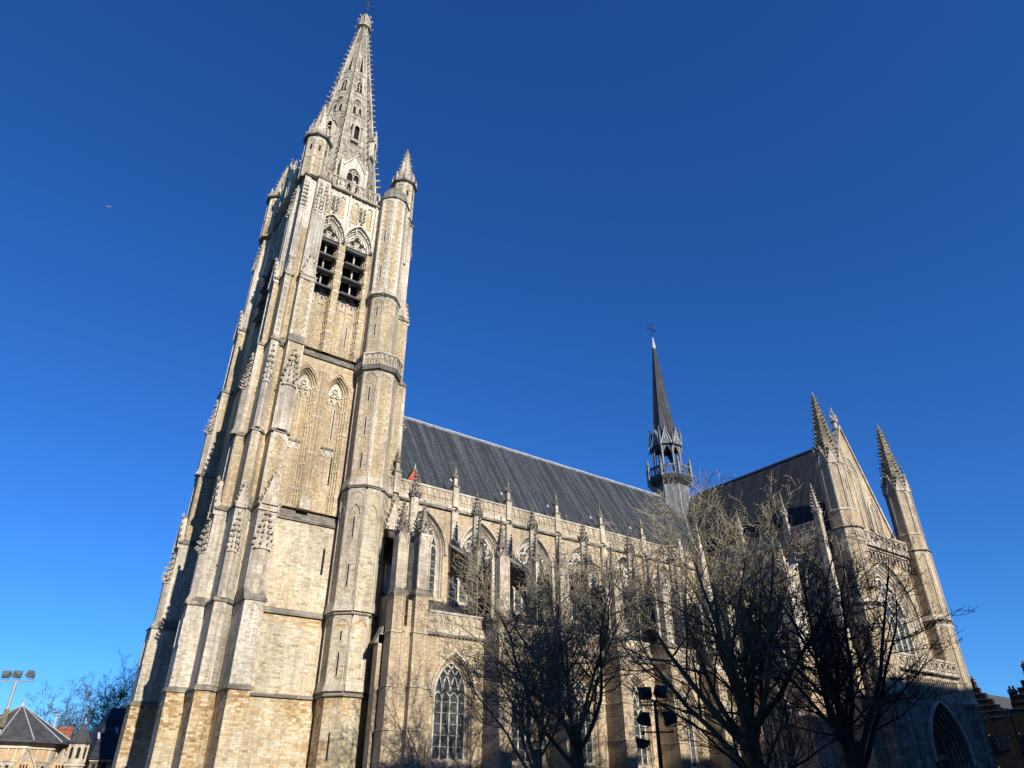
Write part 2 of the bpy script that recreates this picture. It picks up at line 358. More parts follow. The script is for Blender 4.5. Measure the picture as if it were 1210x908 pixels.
def spirelet(mb,cx,cy,z0,z1,r,n=4,rows=7,m='limestone',cr=.1,rot=.5,knob=True,gables=True):
    k=1/math.cos(math.pi/n); tip=.1*r
    mb.oct(cx,cy,[(z0,r),(z1-.25,tip)],m,n,rot=rot)
    for i in range(n):
        a=2*math.pi*(i+rot)/n; ca,sa=math.cos(a),math.sin(a)
        for j in range(rows):
            f=(j+.5)/(rows+.3); rr=(r*(1-f)+tip*f)*k; z=z0+(z1-.25-z0)*f
            jr=RJ.uniform(.72,1.2); da=RJ.uniform(-.25,.25); zz=z+RJ.uniform(-.04,.04)
            if RJ.random()<.04: continue
            mb.crocket((cx+rr*ca,cy+rr*sa,zz),(math.cos(a+da),math.sin(a+da),RJ.uniform(-.05,.3)),cr*(1-.35*f)*jr,m)
    if knob:
        mb.blob((cx,cy,z1-.18),cr*1.25,m); mb.oct(cx,cy,[(z1-.2,cr*.35),(z1+.12,cr*.2)],m,4); mb.blob((cx,cy,z1+.15),cr*.8,m)
    if gables:
        for i in range(n):
            a=2*math.pi*(i+rot+.5)/n; ca,sa=math.cos(a),math.sin(a); hw=r*math.tan(math.pi/n)*.95
            o=Vector((cx+ca*r,cy+sa*r,z0)); tt=Vector((-sa,ca,0)); nn=Vector((ca,sa,0)); h=hw*2.1
            A=o-tt*hw-nn*.05;B=o+tt*hw-nn*.05;C=o+Vector((0,0,h))-nn*.05; q=nn*.14
            mb.mesh([A,B,C,A+q,B+q,C+q],[(3,4,5),(0,2,1),(0,3,5,2),(1,2,5,4),(0,1,4,3)],m)
            for f in (.3,.65):
                for X0 in (A,B):
                    P=X0.lerp(C,f)+q; mb.blob(P+Vector((0,0,cr*.4)),cr*.55,m)
            mb.blob(C+q+Vector((0,0,cr)),cr*.8,m,sz=1.5)
def gablet(mb,F,cu,hw,z0,z1,w0,w1,m='limestone',cr=.1,rows=4):
    """steep little gable standing in front of a buttress set-off, crockets along its rakes"""
    mb.mesh([F(cu-hw,w0,z0),F(cu+hw,w0,z0),F(cu,w0,z1),F(cu-hw,w1,z0),F(cu+hw,w1,z0),F(cu,w1,z1)],[(3,4,5),(0,3,5,2),(1,2,5,4),(0,1,4,3),(0,2,1)],m)
    ribbon(mb,F,[(cu-hw,z0),(cu,z1),(cu+hw,z0)],.05,w1-.02,w1+.06,m)
    for s in (-1,1):
        for j in range(rows):
            f=(j+.6)/rows; p=F(cu+s*hw*(1-f),w1,z0+(z1-z0)*f+.05)
            mb.crocket((p[0],p[1],p[2]),Vector(F(s*.8,0,.5))-Vector(F(0,0,0)),cr*.9,m)
    p=F(cu,w1,z1); mb.blob((p[0],p[1],p[2]+cr),cr,m,sz=1.6)
def att_pinnacle(mb,F,cu,hw,z0,z1,w,m='limestone',d=.32,cr=.1,split=.52):
    """prism-shaped pinnacle applied to a buttress face: sloping foot, shaft, crocketed spirelet"""
    zs=z0+.55; zt=z0+(z1-z0)*split
    def ringp(h,dd,z): return [F(cu-h,w,z),F(cu-h*.35,w+dd,z),F(cu+h*.35,w+dd,z),F(cu+h,w,z)]
    mb.loft([ringp(hw*1.15,d*1.5,z0),ringp(hw*1.1,d*1.4,z0+.18),ringp(hw,d,zs)],'limestone')
    mb.loft([ringp(hw,d,zs),ringp(hw,d,zt)],m)
    mb.loft([ringp(hw*1.08,d*1.25,zt-.12),ringp(hw*1.08,d*1.25,zt)],m)
    mb.loft([ringp(hw*.95,d,zt),ringp(.04,.05,z1)],m)
    for s in (-1,-.35,.35,1):
        for j in range(6):
            f=(j+.5)/6.5; z=zt+(z1-zt)*f
            p=F(cu+s*hw*(1-f),w+(d if abs(s)<.5 else .02)*(1-f)+.03,z); mb.crocket(p,Vector(F(s*.9,1,RJ.uniform(-.1,.4)))-Vector(F(0,0,0)),cr*(1.05-.3*f)*RJ.uniform(.7,1.2),m)
    for s in (-.5,.5):
        gh=hw*.5; mb.mesh([F(cu+s*hw-gh,w+d*.9,zt-.1),F(cu+s*hw+gh,w+d*.9,zt-.1),F(cu+s*hw,w+d*.9,zt+hw*1.4)],[(0,1,2)],m)
    p=F(cu,w+.08,z1+.1); mb.blob(p,cr*1.1,m,sz=1.4)
def panel_frame(mb,F,u0,u1,z0,z1,w,t=.12,out=.07,m='white_stone',arch=True,quoin=True):
    """raised white dressings round a brick panel: toothed quoins and a little foiled arch at the head"""
    for u,s in ((u0,1),(u1,-1)):
        mb.box(min(u,u+s*t),max(u,u+s*t),w-.02,w+out,z0,z1,m,F)
        if quoin:
            z=z0+.1; k=0
            while z<z1-.5:
                if k%2==0: mb.box(min(u+s*t,u+s*t*2.1),max(u+s*t,u+s*t*2.1),w-.02,w+.012,z,z+.3,m,F)
                z+=.32;k+=1
    mb.box(u0,u1,w-.02,w+out,z1-.14,z1,m,F)
    if arch:
        c=(u0+u1)/2;hw=(u1-u0)/2-t*.8
        if hw>.12:
            zs=z1-.15-hw*1.45
            wall_open(mb,F,u0+t*.8,u1-t*.8,zs,z1-.1,[(c,hw*.97,zs,zs,z1-.28)],w+out*.75,m)
def balustrade(mb,F,u0,u1,z0,z1,w,n,m='limestone',solid=False,back='brick',th=.16):
    mb.box(u0,u1,w-th,w+.06,z0,z0+.14,m,F); mb.box(u0,u1,w-th-.04,w+.08,z1-.16,z1,m,F)
    if solid: mb.box(u0,u1,w-th,w-.06,z0+.14,z1-.16,back,F)
    st=(u1-u0)/n; a=z0+.14;b=z1-.16;h=b-a
    for i in range(n+1):
        u=u0+i*st; mb.box(u-.045,u+.045,w-th+.02,w+.02,a,b,m,F)
    for i in range(n):
        c=u0+(i+.5)*st; hw=st/2-.045
        q=min(hw,h*.3)
        wall_open(mb,F,c-hw,c+hw,b-q*2.0,b,[(c,hw*.8,b-q*2.0,b-q*1.8,b-q*.25)],w,m)
        wall_open(mb,F,c-hw,c+hw,b-q*2.0,b,[(c,hw*.8,b-q*2.0,b-q*1.8,b-q*.25)],w-.1,m)
        for s in (-1,1):
            p=F(c+s*hw*.62,w-.03,a+h*.42); mb.blob(p,hw*.42,m)
        mb.box(c-hw*.25,c+hw*.25,w-.1,w,a,a+h*.30,m,F)
def oct_frames(cx,cy,ap):
    out=[]
    for i in range(8):
        a=math.pi*i/4; ca,sa=math.cos(a),math.sin(a)
        out.append((i,(lambda ca,sa:(lambda u,w,z:(cx+ca*(ap+w)-sa*u,cy+sa*(ap+w)+ca*u,z)))(ca,sa)))
    return out
# facets 4:W 5:SW 6:S 7:SE 0:E
def oct_stage(mb,cx,cy,ap,z0,z1,wall,rib='limestone',facets=(3,4,5,6,7,0),arch=True,slits=(),slope=.5,ledge=.16,quoin=True,blind=False,rw=.1):
    """octagonal turret stage: brick body, ribs on each angle, arched panel heads, moulded ledge on top of it"""
    mb.oct(cx,cy,[(z0,ap),(z1,ap)],wall)
    hw=ap*math.tan(math.pi/8)
    for i,F in oct_frames(cx,cy,ap):
        if i not in facets: continue
        panel_frame(mb,F,-hw,hw,z0+slope,z1,0,rw,.06,rib,arch,quoin)
        if slope: mb.frustum((-hw,hw,-.02,.17,z0+.2),(-hw,hw,-.02,.06,z0+slope),'limestone',F)
        if blind: ribbon(mb,F,[(-hw*.62,z1-2.2)]+[(a,z1-2.1+b) for a,b in archpts(hw*.6,hw*1.1,4)]+[(hw*.62,z1-2.2)],.04,0,.07,rib)
        for (fi,zz,h) in slits:
            if fi==i:
                mb.box(-.16,.16,-.02,.03,zz-.12,zz+h+.12,rib,F); mb.box(-.055,.055,-.02,.036,zz,zz+h,'black_void',F)
    mb.oct(cx,cy,[(z1-.02,ap+.02),(z1+.05,ap+ledge),(z1+.12,ap+ledge),(z1+.25,ap*.95)],'grey_stone')
exec_parts=[]
# ============================================================ TOWER
TX0,TX1,TY0,TY1=13.2,23.2,53.0,66.8
core=MB('ashlar')
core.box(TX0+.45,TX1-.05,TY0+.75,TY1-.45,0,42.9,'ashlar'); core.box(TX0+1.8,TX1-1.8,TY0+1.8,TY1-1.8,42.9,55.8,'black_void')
def tower_face(F,u0,u1,cs,mb,vis=True,half=.98):
    # lower plain stages
    mb.box(u0,u1,-.8,.06,0,7.6,'ashlar',F); string(mb,F,u0,u1,7.5,.2,.14)
    mb.box(u0,u1,-.8,0.02,7.6,13.2,'ashlar',F); string(mb,F,u0,u1,13.1,.2,.14,slope=.3)
    mb.box(u0,u1,-.8,-.02,13.2,20.3,'ashlar',F)
    for (z0,z1,wa,wb) in ((20.25,21.5,.12,-.5),(35.3,36.25,.12,-.5)):
        mb.frustum((u0,u1,-.8,wa,z0),(u0,u1,-.8,wa,z0+.12),'grey_stone',F)
        mb.frustum((u0,u1,-.8,wa-.03,z0+.16),(u0,u1,-.8,wb,z1),'grey_stone',F)
        n=5
        for k in range(1,n): 
            zz=z0+.16+(z1-z0-.16)*k/n; ww=wa-.03+(wb-wa+.03)*k/n; mb.box(u0,u1,ww-.1,ww+.035,zz-.03,zz+.02,'grey_stone',F)
    # tall blind panels
    ops=[]; W=-.06
    for c in cs:
        st=[]
        for k in range(4):
            g=.42*(1-k/3); st.append((W-.2*k,c,half-.42+g,21.3,32.4,34.15-.42+g*1.05,'brick'))
            if k<3: st.append((W-.2*k-.14,c,half-.42+g,21.3,32.4,34.15-.42+g*1.05,'brick'))
        reveal(mb,F,st); ops.append((c,half,21.3,32.4,34.15))
        hw=half-.42; wb=W-.62
        mb.box(c-half,c+half,wb-.1,wb,21.3,35,'brick',F)
        ribbon(mb,F,[(c+a,32.4+b) for a,b in archpts(half+.12,2.05)],.07,W,W+.07,'brick')
        # cream traceried head, mullion and mid arcade in relief
        ribbon(mb,F,[(c,21.5),(c,31.9)],.05,wb,wb+.09,'limestone')
        for (zh,zb) in ((31.5,31.4),(26.6,26.4)):
            for s in (-1,1):
                ribbon(mb,F,[(c+s*hw/2+a,zh+b) for a,b in archpts(hw/2-.03,.5,4)],.05,wb,wb+.12,'white_stone')
        mb.box(c-hw,c+hw,wb,wb+.16,27.15,27.3,'grey_stone',F)
        mb.box(c-hw,c+hw,wb,wb+.05,26.5,27.15,'limestone',F)
        fill(mb,F,wb+.03,c,hw,32.3,32.4,33.7,'white_stone')
        ribbon(mb,F,ring(c,32.85,.22),.04,wb,wb+.14,'limestone',True)
        for s in (-1,1): ribbon(mb,F,ring(c+s*.25,32.35,.15,8),.035,wb,wb+.13,'limestone',True)
        for zz in (22.9,25.1,28.6,30.8,32.3):   # white bonding courses in the shafts
            for s in (-1,1):
                mb.box(c+s*(half+.1)-.1,c+s*(half+.1)+.1,W-.02,W+.012,zz,zz+.17,'white_stone',F)
                for k in range(3):
                    mb.box(c+s*(half-.42*k/3-.02)-.03,c+s*(half-.42*k/3-.02)+.03,W-.2*k-.15,W-.2*k-.005,zz,zz+.17,'white_stone',F)
    wall_open(mb,F,u0,u1,21.3,35.35,ops,W,'brick')
    mid=(cs[0]+cs[1])/2
    for dx in (-.3,.0,.3):
        mb.oct(*F(mid+dx,W,0)[:2],[(21.6,.13),(34.2,.13)],'brick',8); mb.oct(*F(mid+dx,W,0)[:2],[(34.2,.13),(34.4,.02)],'limestone',8)
        for zz in (23.2,26.2,29.6,32.1): mb.oct(*F(mid+dx,W,0)[:2],[(zz-.1*abs(dx),.145),(zz+.12-.1*abs(dx),.145)],'white_stone',8)
    for zz in (23.2,26.2,29.6,32.1): mb.box(mid-.46,mid+.46,W-.02,W+.012,zz,zz+.17,'white_stone',F)
    mb.frustum((mid-.5,mid+.5,W-.1,W+.45,21.2),(mid-.35,mid+.35,W-.1,W+.15,22.4),'limestone',F)
def belfry_face(F,u0,u1,cs,mb,parent_parts):
    W=-.06; half=1.16; hw=.92; sp=49.5; ap=51.55
    ops=[]
    for c in cs:
        st=[]
        for k in range(4):
            g=(half-hw)*(1-k/3); st.append((W-.26*k,c,hw+g,36.2,48.8,49.9+g*1.2,'brick'))
            if k<3: st.append((W-.26*k-.17,c,hw+g,36.2,48.8,49.9+g*1.2,'brick'))
        reveal(mb,F,st)
        st=[]; H=1.45
        for k in range(4):
            g=(H-hw)*(1-k/3); st.append((W+.05-.2*k,c,hw+g,49.0,sp,51.2+g*1.05,'white_stone'))
            if k<3: st.append((W+.05-.2*k-.09,c,hw+g*.93,49.0,sp,51.2+g*.98,'white_stone'))
        reveal(mb,F,st)
        for k in range(3):
            g=(H-hw)*(1-(k+.5)/3); ribbon(mb,F,[(c-hw-g,49.0)]+[(c+a,sp+b) for a,b in archpts(hw+g,1.7+g*1.05)]+[(c+hw+g,49.0)],.05,W-.2*k-.2,W+.02-.2*k,'white_stone')
        wb=W-.55
        mb.box(c-hw,c+hw,wb-.1,wb,36.2,43.0,'brick',F)
        ribbon(mb,F,[(c,36.4),(c,42.6)],.05,wb,wb+.1,'limestone')
        for s in (-1,1):
            mb.box(c+s*hw/2-.26,c+s*hw/2+.26,wb,wb+.06,41.5,42.9,'limestone',F)
            mb.box(c+s*hw/2-.1,c+s*hw/2+.1,wb,wb+.075,42.0,42.4,'red_brick',F)
            ribbon(mb,F,[(c+s*hw/2+a,42.3+b) for a,b in archpts(hw/2-.03,.45,4)],.05,wb,wb+.14,'white_stone')
        for zz in [37.2+1.18*k for k in range(11)]:
            for s in (-1,1): 
                mb.box(c+s*(half+.16)-.17,c+s*(half+.16)+.17,W,W+.014,zz,zz+.17,'white_stone',F)
                [mb.box(c+s*(half-(half-hw)*k/3-.02)-.03,c+s*(half-(half-hw)*k/3-.02)+.03,W-.26*k-.18,W-.26*k-.005,zz,zz+.15,'white_stone',F) for k in range(3)]
        # the opening itself: one part per light with louvres
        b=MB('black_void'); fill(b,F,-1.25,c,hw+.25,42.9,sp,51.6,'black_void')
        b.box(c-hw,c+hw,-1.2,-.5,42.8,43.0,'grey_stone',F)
        tr=MB('white_stone')
        ribbon(tr,F,outline(c,hw,49.1,sp,51.15),.09,-.6,-.2,'white_stone')
        fill(tr,F,-.34,c,hw,49.2,sp,51.1,'white_stone')
        def foil(u,z,r,n,ph,k=.52):
            ribbon(tr,F,ring(u,z,r*1.28,12),.045,-.4,-.24,'white_stone',True)
            for q in range(n):
                an=ph+q*2*math.pi/n; x0=u+r*k*math.cos(an); z_=z+r*k*math.sin(an)
                tr.poly([F(x0+r*.5*math.cos(t*math.pi/4),-.332,z_+r*.5*math.sin(t*math.pi/4)) for t in range(8)],'black_void')
            tr.poly([F(u+r*.4*math.cos(t*math.pi/3),-.331,z+r*.4*math.sin(t*math.pi/3)) for t in range(6)],'black_void')
        foil(c,50.42,.34,4,0); foil(c-.42,49.72,.24,3,math.pi/2); foil(c+.42,49.72,.24,3,math.pi/2)
        tr.box(c-.07,c+.07,-.6,-.42,43,49.3,'white_stone',F)
        bw=b.build('belfry_window',CH); tr.build('tracery',bw)
        for z in (43.0,44.85,46.7,48.55):
            l=MB('slate_louver')
            pj=.3 if z<48 else .08; a0=[F(c-hw-.18,pj,z-.05),F(c+hw+.18,pj,z-.05),F(c+hw+.18,-1.1,z+.6),F(c-hw-.18,-1.1,z+.6)]
            a1=[(p[0],p[1],p[2]+.1) for p in a0]; l.loft([a0,a1]); 
            l.box(c-hw-.2,c+hw+.2,pj-.03,pj+.03,z-.1,z+.08,'dark_lead',F); l.build('louver',bw)
    wall_open(mb,F,u0,u1,36.2,49.2,[(a,b_,c_,d,e) for a,b_,c_,d,e in ops if 0] or [],W,None) if 0 else None
    # brick part below the white heads
    x=u0
    for c in cs:
        mb.poly([F(x,W,36.2),F(c-half,W,36.2),F(c-half,W,49.0),F(x,W,49.0)],'brick'); x=c+half
    mb.poly([F(x,W,36.2),F(u1,W,36.2),F(u1,W,49.0),F(x,W,49.0)],'brick')
    wall_open(mb,F,u0,u1,49.0,55.7,[(c,1.45,49.0,sp,51.2+.53*1.05) for c in cs],W+.05,'white_stone')
    mid=(cs[0]+cs[1])/2
    for c in cs:
        for k,(g,o) in enumerate(((.33,.28),)):
            ribbon(mb,F,[(c-half-g,49.3)]+[(c+a,sp+b) for a,b in archpts(half+g,2.0+g*1.5)]+[(c+half+g,49.3)],.07,W,W+.03+o,'white_stone')
        # ogee tip and finial above the hood
        ribbon(mb,F,[(c-.35,51.75),(c,52.6),(c+.35,51.75)],.07,W,W+.3,'white_stone')
        mb.box(c-.07,c+.07,W,W+.3,52.4,54.4,'white_stone',F)
        for z_,r_ in ((52.9,.2),(53.4,.17),(53.9,.24),(54.4,.16)):
            for s in (-1,0,1): p=F(c+s*.22,W+.22,z_); mb.blob(p,r_,'limestone')
        for s in (-1,1):
            for f in (.2,.45,.7): 
                p=F(c+s*(half+.25)*(1-f*.8),W+.16,sp+.5+f*2.2); mb.blob(p,.09,'limestone')
        for s in (-1,1):  # brick fillings between the white ribs
            u=c+s*.74; zb=52.1
            mb.box(u-.3,u+.3,W,W+.09,zb,54.5,'brick',F)
            ribbon(mb,F,[(u-.38,51.6),(u-.38,55.4)],.05,W,W+.16,'white_stone'); ribbon(mb,F,[(u+.38,50.9),(u+.38,55.4)],.05,W,W+.16,'white_stone')
            ribbon(mb,F,[(u+a,54.3+b) for a,b in archpts(.36,.75,4)],.06,W,W+.15,'white_stone')
            for t_ in (-.2,.2): mb.blob(F(u+t_,W+.12,54.75),.12,'limestone')
            mb.blob(F(u,W+.14,54.95),.1,'limestone')
    for u in (mid,cs[0]-half-.3,cs[1]+half+.3):
        ribbon(mb,F,[(u,49.4),(u,55.6)],.07,W,W+.26,'white_stone'); mb.blob(F(u,W+.22,49.2),.24,'grey_stone')
    string(mb,F,u0,u1,55.55,.3,.2)
    mb.box(u0,u1,-.8,.1,55.7,55.95,'limestone',F)
FS=frame(0,TY0,'S'); FWt=frame(TX0,0,'W'); FN=frame(0,TY1,'N'); FE=frame(TX1,0,'E')
sw=MB('ashlar'); tower_face(FS,TX0,TX1,(16.4,19.35),sw); belfry_face(FS,TX0,TX1,(16.2,19.2),sw,None)
# arrow slits of the plain stages
for (u,z,h) in ((20.1,16.4,2.1),(19.9,24.0,2.6)):
    wv=-.02 if z<20 else -.68
    sw.box(u-.2,u+.2,wv-.05,wv+.03,z-.12,z+h+.12,'ashlar',FS); sw.box(u-.09,u+.09,wv-.05,wv+.036,z,z+h,'black_void',FS)
for (z,h) in ((28.2,2.9),(37.6,2.4)):
    sw.box(19.42,19.66,-.7,-.6 if z>30 else -.66,z-.1,z+h+.1,'white_stone',FS); sw.box(19.49,19.59,-.7,-.594 if z>30 else -.654,z,z+h,'black_void',FS)
sw.build('tower_wall',CH)
wm=(TY0+TY1)/2
ww=MB('ashlar'); tower_face(FWt,-TY1,-TY0,(-wm-1.6,-wm+1.6),ww); belfry_face(FWt,-TY1,-TY0,(-wm-1.6,-wm+1.6),ww,None); ww.build('tower_wall',CH)
nn=MB('ashlar'); nn.box(TX0,TX1,TY1-.6,TY1,0,35.3,'ashlar'); belfry_face(FN,-TX1,-TX0,(-19.7,-16.7),nn,None); nn.build('tower_wall',CH)
ee=MB('ashlar'); ee.box(TX1-.6,TX1-.04,TY0+.1,TY1-.1,0,36.2,'ashlar'); belfry_face(FE,TY0,TY1,(wm-1.6,wm+1.6),ee,None); ee.build('tower_wall',CH)
core.box(TX0+.3,TX1-.3,TY0+.3,TY1-.3,55.6,56.0,'grey_stone')
core.build('tower_core',CH)
# ---- buttresses
ZS=[0,7.6,13.3,20.4,26.8,35.6,43.0,55.6]
def tower_buttress(F,u0,u1,projs,name='buttress'):
    mb=MB('ashlar'); c=(u0+u1)/2; hw=(u1-u0)/2
    for k in range(7):
        z0,z1=ZS[k],ZS[k+1]; p=projs[k]; q=projs[k+1] if k<6 else p-.1
        mat='pale_ashlar' if k in (1,2) else 'ashlar' if k<3 else ('brick' if k in (3,5) else ('brick' if k==4 else 'limestone'))
        mb.box(u0,u1,-.7,p,z0,z1,mat,F)
        # moulded ledge and sloping set-off
        if k<6:
            mb.frustum((u0-.1,u1+.1,-.5,p+.12,z1-.06),(u0-.1,u1+.1,-.5,p+.12,z1+.04),'grey_stone',F)
            mb.frustum((u0-.1,u1+.1,-.5,p+.1,z1+.04),(u0-.005,u1+.005,-.5,q+.01,z1+.04+max(.25,(p-q)*1.1)),'grey_stone',F)
        if k in (2,4): # applied pinnacle
            if k==4: 
                for s in (-1,1): mb.box(c+s*hw-.14*(s>0)-.005,c+s*hw+.14*(s<0)+.005,p-.3,p+.03,z0,z1,'limestone',F)
            att_pinnacle(mb,F,c,hw*.92,z0+.15,z1-(.3 if k==2 else .9),p,d=.36,cr=.15,split=.55)
        if k in (3,5):
            mb.frustum((u0+.01,u1-.01,p-.1,p+.1,z0+.2),(u0+.01,u1-.01,p-.1,p+.02,z0+.9),'grey_stone',F) if k==5 else None
            panel_frame(mb,F,u0,u1,z0+.8,z1-.1,p,.15,.05,'white_stone' if k==5 else 'limestone')
            # same dressings on the visible flank
        if k in (2,5): gablet(mb,F,c,hw+.06,z1-.45,z1+2.5,q-.1 if k==2 else q-.05,p+.12,'limestone',.16,5)
        if k in (1,):
            wall_open(mb,F,u0+.08,u1-.08,z1-1.0,z1-.1,[(c,hw*.7,z1-1.0,z1-.95,z1-.2)],p+.05,'limestone')
            for s in (-1,1): mb.box(c+s*(hw-.12)-.1,c+s*(hw-.12)+.1,p-.02,p+.045,z1-2.8,z1-1.0,'limestone',F)
        if k==6:
            for s in (-.55,.0,.55): mb.box(c+s*hw*1.5-.05,c+s*hw*1.5+.05,p,p+.09,z0+2.2,z1-.2,'white_stone',F)
            for s in (-.42,.42): att_pinnacle(mb,F,c+s*hw,hw*.42,z0+.35,z1-.9,p+.02,'white_stone',d=.2,cr=.13,split=.70)
            mb.frustum((u0-.12,u1+.12,-.3,p+.16,z1),(u0-.12,u1+.12,-.3,p+.16,z1+.22),'grey_stone',F)
            wall_open(mb,F,u0+.05,u1-.05,z1-1.3,z1,[(c-hw*.46,hw*.36,z1-1.3,z1-1.2,z1-.35),(c+hw*.46,hw*.36,z1-1.3,z1-1.2,z1-.35)],p+.06,'white_stone')
    return mb.build(name,CH)
tower_buttress(FS,13.98,15.4,[2.7,2.55,1.75,1.1,.9,.7,.42])
tower_buttress(FWt,-55.7,-54.3,[2.05,2.0,1.55,1.25,1.1,.85,.5])
tower_buttress(FWt,-66.2,-64.7,[2.25,2.15,1.6,1.3,1.1,.85,.5])
tower_buttress(FE,53.35,54.9,[3.9,3.7,3.5,3.2,2.9,2.45,2.0])
tower_buttress(FN,-15.4,-14.0,[2.7,2.55,1.75,1.1,.9,.7,.42])
tower_buttress(FN,-22.6,-21.2,[2.7,2.55,1.75,1.1,.9,.7,.42])
# corner piers between each pair of buttresses
for sy in (1,-1):
    mb=MB('ashlar'); yy=lambda y: y if sy==1 else 119.8-y
    XL=[12.4,12.45,12.6,12.68,12.72,12.78,12.82]; YS=[52.15,52.25,52.45,52.65,52.75,52.85,52.9]
    for k in range(7):
        z0,z1=ZS[k],ZS[k+1]; x,y=XL[k],YS[k]; m_='pale_ashlar' if k in (1,2) else 'ashlar' if k<3 else ('brick' if k in(3,5) else 'limestone')
        P=lambda e,z,x=x,y=y:[(x-e,yy(54.6),z),(x-e,yy(y-e),z),(13.3+e*.4,yy(y-e),z),(13.99,yy(y+.65-e),z),(13.99,yy(54.6),z)]
        mb.loft([P(0,z0),P(0,z1)],m_); mb.loft([P(.12,z1-.06),P(.12,z1+.04),P(.01,z1+.28)],'grey_stone')
        if sy==1:
            F=frame(0,y,'S'); u0,u1=x,13.3; c=(u0+u1)/2; h=(u1-u0)/2
            if k in (3,5): panel_frame(mb,F,u0,u1,z0+.5,z1,0,.11,.05,'white_stone' if k==5 else 'limestone')
            if k in (2,4): att_pinnacle(mb,F,c,h*.95,z0+.2,z1-.7,0,d=.26,cr=.12,split=.55)
            if k==6:
                for s_ in (-1,0,1): mb.box(c+s_*h-.06,c+s_*h+.06,0,.09,z0+2,z1-.2,'white_stone',F)
                for s_ in (-.5,.5): att_pinnacle(mb,F,c+s_*h,h*.42,z0+.35,z1-1.0,.02,'white_stone',d=.16,cr=.11,split=.70)
                mb.frustum((u0-.15,13.99,-.3,.2,z1),(u0-.15,13.99,-.3,.2,z1+.2),'grey_stone',F)
            if k==1:
                wall_open(mb,F,u0+.04,u1-.04,z1-.8,z1-.06,[(c,h*.7,z1-.8,z1-.75,z1-.15)],.05,'limestone')
            if k in (2,5): gablet(mb,F,c,h+.05,z1-.2,z1+1.7,-.2,.14,'limestone',.13,5)
    mb.build('corner_pier',CH)
# ---- corner pinnacles of the tower
for (cx,cy,zb) in ((13.6,54.05,55.6),(13.45,65.2,55.6),(24.1,54.3,50.),(23.6,65.6,55.6)):
    mb=MB('brick'); 
    if zb<55: mb.oct(cx,cy,[(zb,1.2),(56.3,1.2),(56.35,1.35),(56.6,1.2)],'limestone')
    z0=55.7; mb.oct(cx,cy,[(z0,1.25),(z0+.3,1.12),(z0+5.9,1.12)],'brick')
    for i,F in oct_frames(cx,cy,1.12):
        h=1.12*math.tan(math.pi/8)
        panel_frame(mb,F,-h,h,z0+.3,z0+3.0,0,.1,.05,'white_stone',False); panel_frame(mb,F,-h,h,z0+3.0,z0+5.8,0,.1,.05,'white_stone')
        mb.box(-.1,.1,0,.02,z0+3.9,z0+4.7,'black_void',F)
    mb.oct(cx,cy,[(z0+5.8,1.15),(z0+5.95,1.42),(z0+6.2,1.42),(z0+6.3,1.2)],'grey_stone')
    for i in range(8):
        a=math.pi*(i+.5)/4; mb.oct(cx+1.3*math.cos(a),cy+1.3*math.sin(a),[(z0+6.1,.13),(z0+6.9,.12),(z0+7.5,.02)],'limestone',4); mb.blob((cx+1.3*math.cos(a),cy+1.3*math.sin(a),z0+7.5),.09,'limestone')
        if i%2==0: mb.bar((cx+1.4*math.cos(a),cy+1.4*math.sin(a),z0+6),(cx+1.85*math.cos(a),cy+1.85*math.sin(a),z0+5.95),.1,'grey_stone',.07)
    spirelet(mb,cx,cy,z0+6.2,67.9,1.08,8,9,'limestone',.15,gables=True)
    mb.build('pinnacle',CH)
# ---- tower balustrades
for F,a,b in ((FS,14.7,20.9),(FWt,-64.7,-55.1),(FN,-22.4,-14.8),(FE,55.4,64.6)):
    mb=MB('limestone'); m=(a+b)/2
    balustrade(mb,F,a,m-.17,55.95,57.5,.0,5,'limestone'); balustrade(mb,F,m+.17,b,55.95,57.5,.0,5,'limestone')
    mb.box(m-.17,m+.17,-.2,.16,55.95,57.7,'limestone',F); mb.build('balustrade',CH)
    mb=MB()
# ---- the great spire
SX,SY=18.15,60.0
SB,STOP=57.0,93.5; A0,A1=4.95,.5
def sap(z): return A0+(A1-A0)*(z-SB)/(STOP-SB)
sp=MB('spire_stone'); sp.oct(SX,SY,[(55.9,4.9),(SB,A0),(STOP,A1)],'spire_stone')
k8=1/math.cos(math.pi/8)
for i in range(8):
    a=math.pi*(i+.5)/4; ca,sa=math.cos(a),math.sin(a)
    sp.bar((SX+A0*k8*ca,SY+A0*k8*sa,SB-1),(SX+A1*k8*ca,SY+A1*k8*sa,STOP),.22,'limestone',.09,6)
    n=34
    for j in range(n):
        z=SB+1.5+(STOP-SB-2)*(j/n)**.96; r=sap(z)*k8+.12
        sp.crocket((SX+r*ca,SY+r*sa,z+RJ.uniform(-.06,.06)),(ca,sa,RJ.uniform(.1,.5)),(.25-.10*j/n)*RJ.uniform(.8,1.15),'limestone')
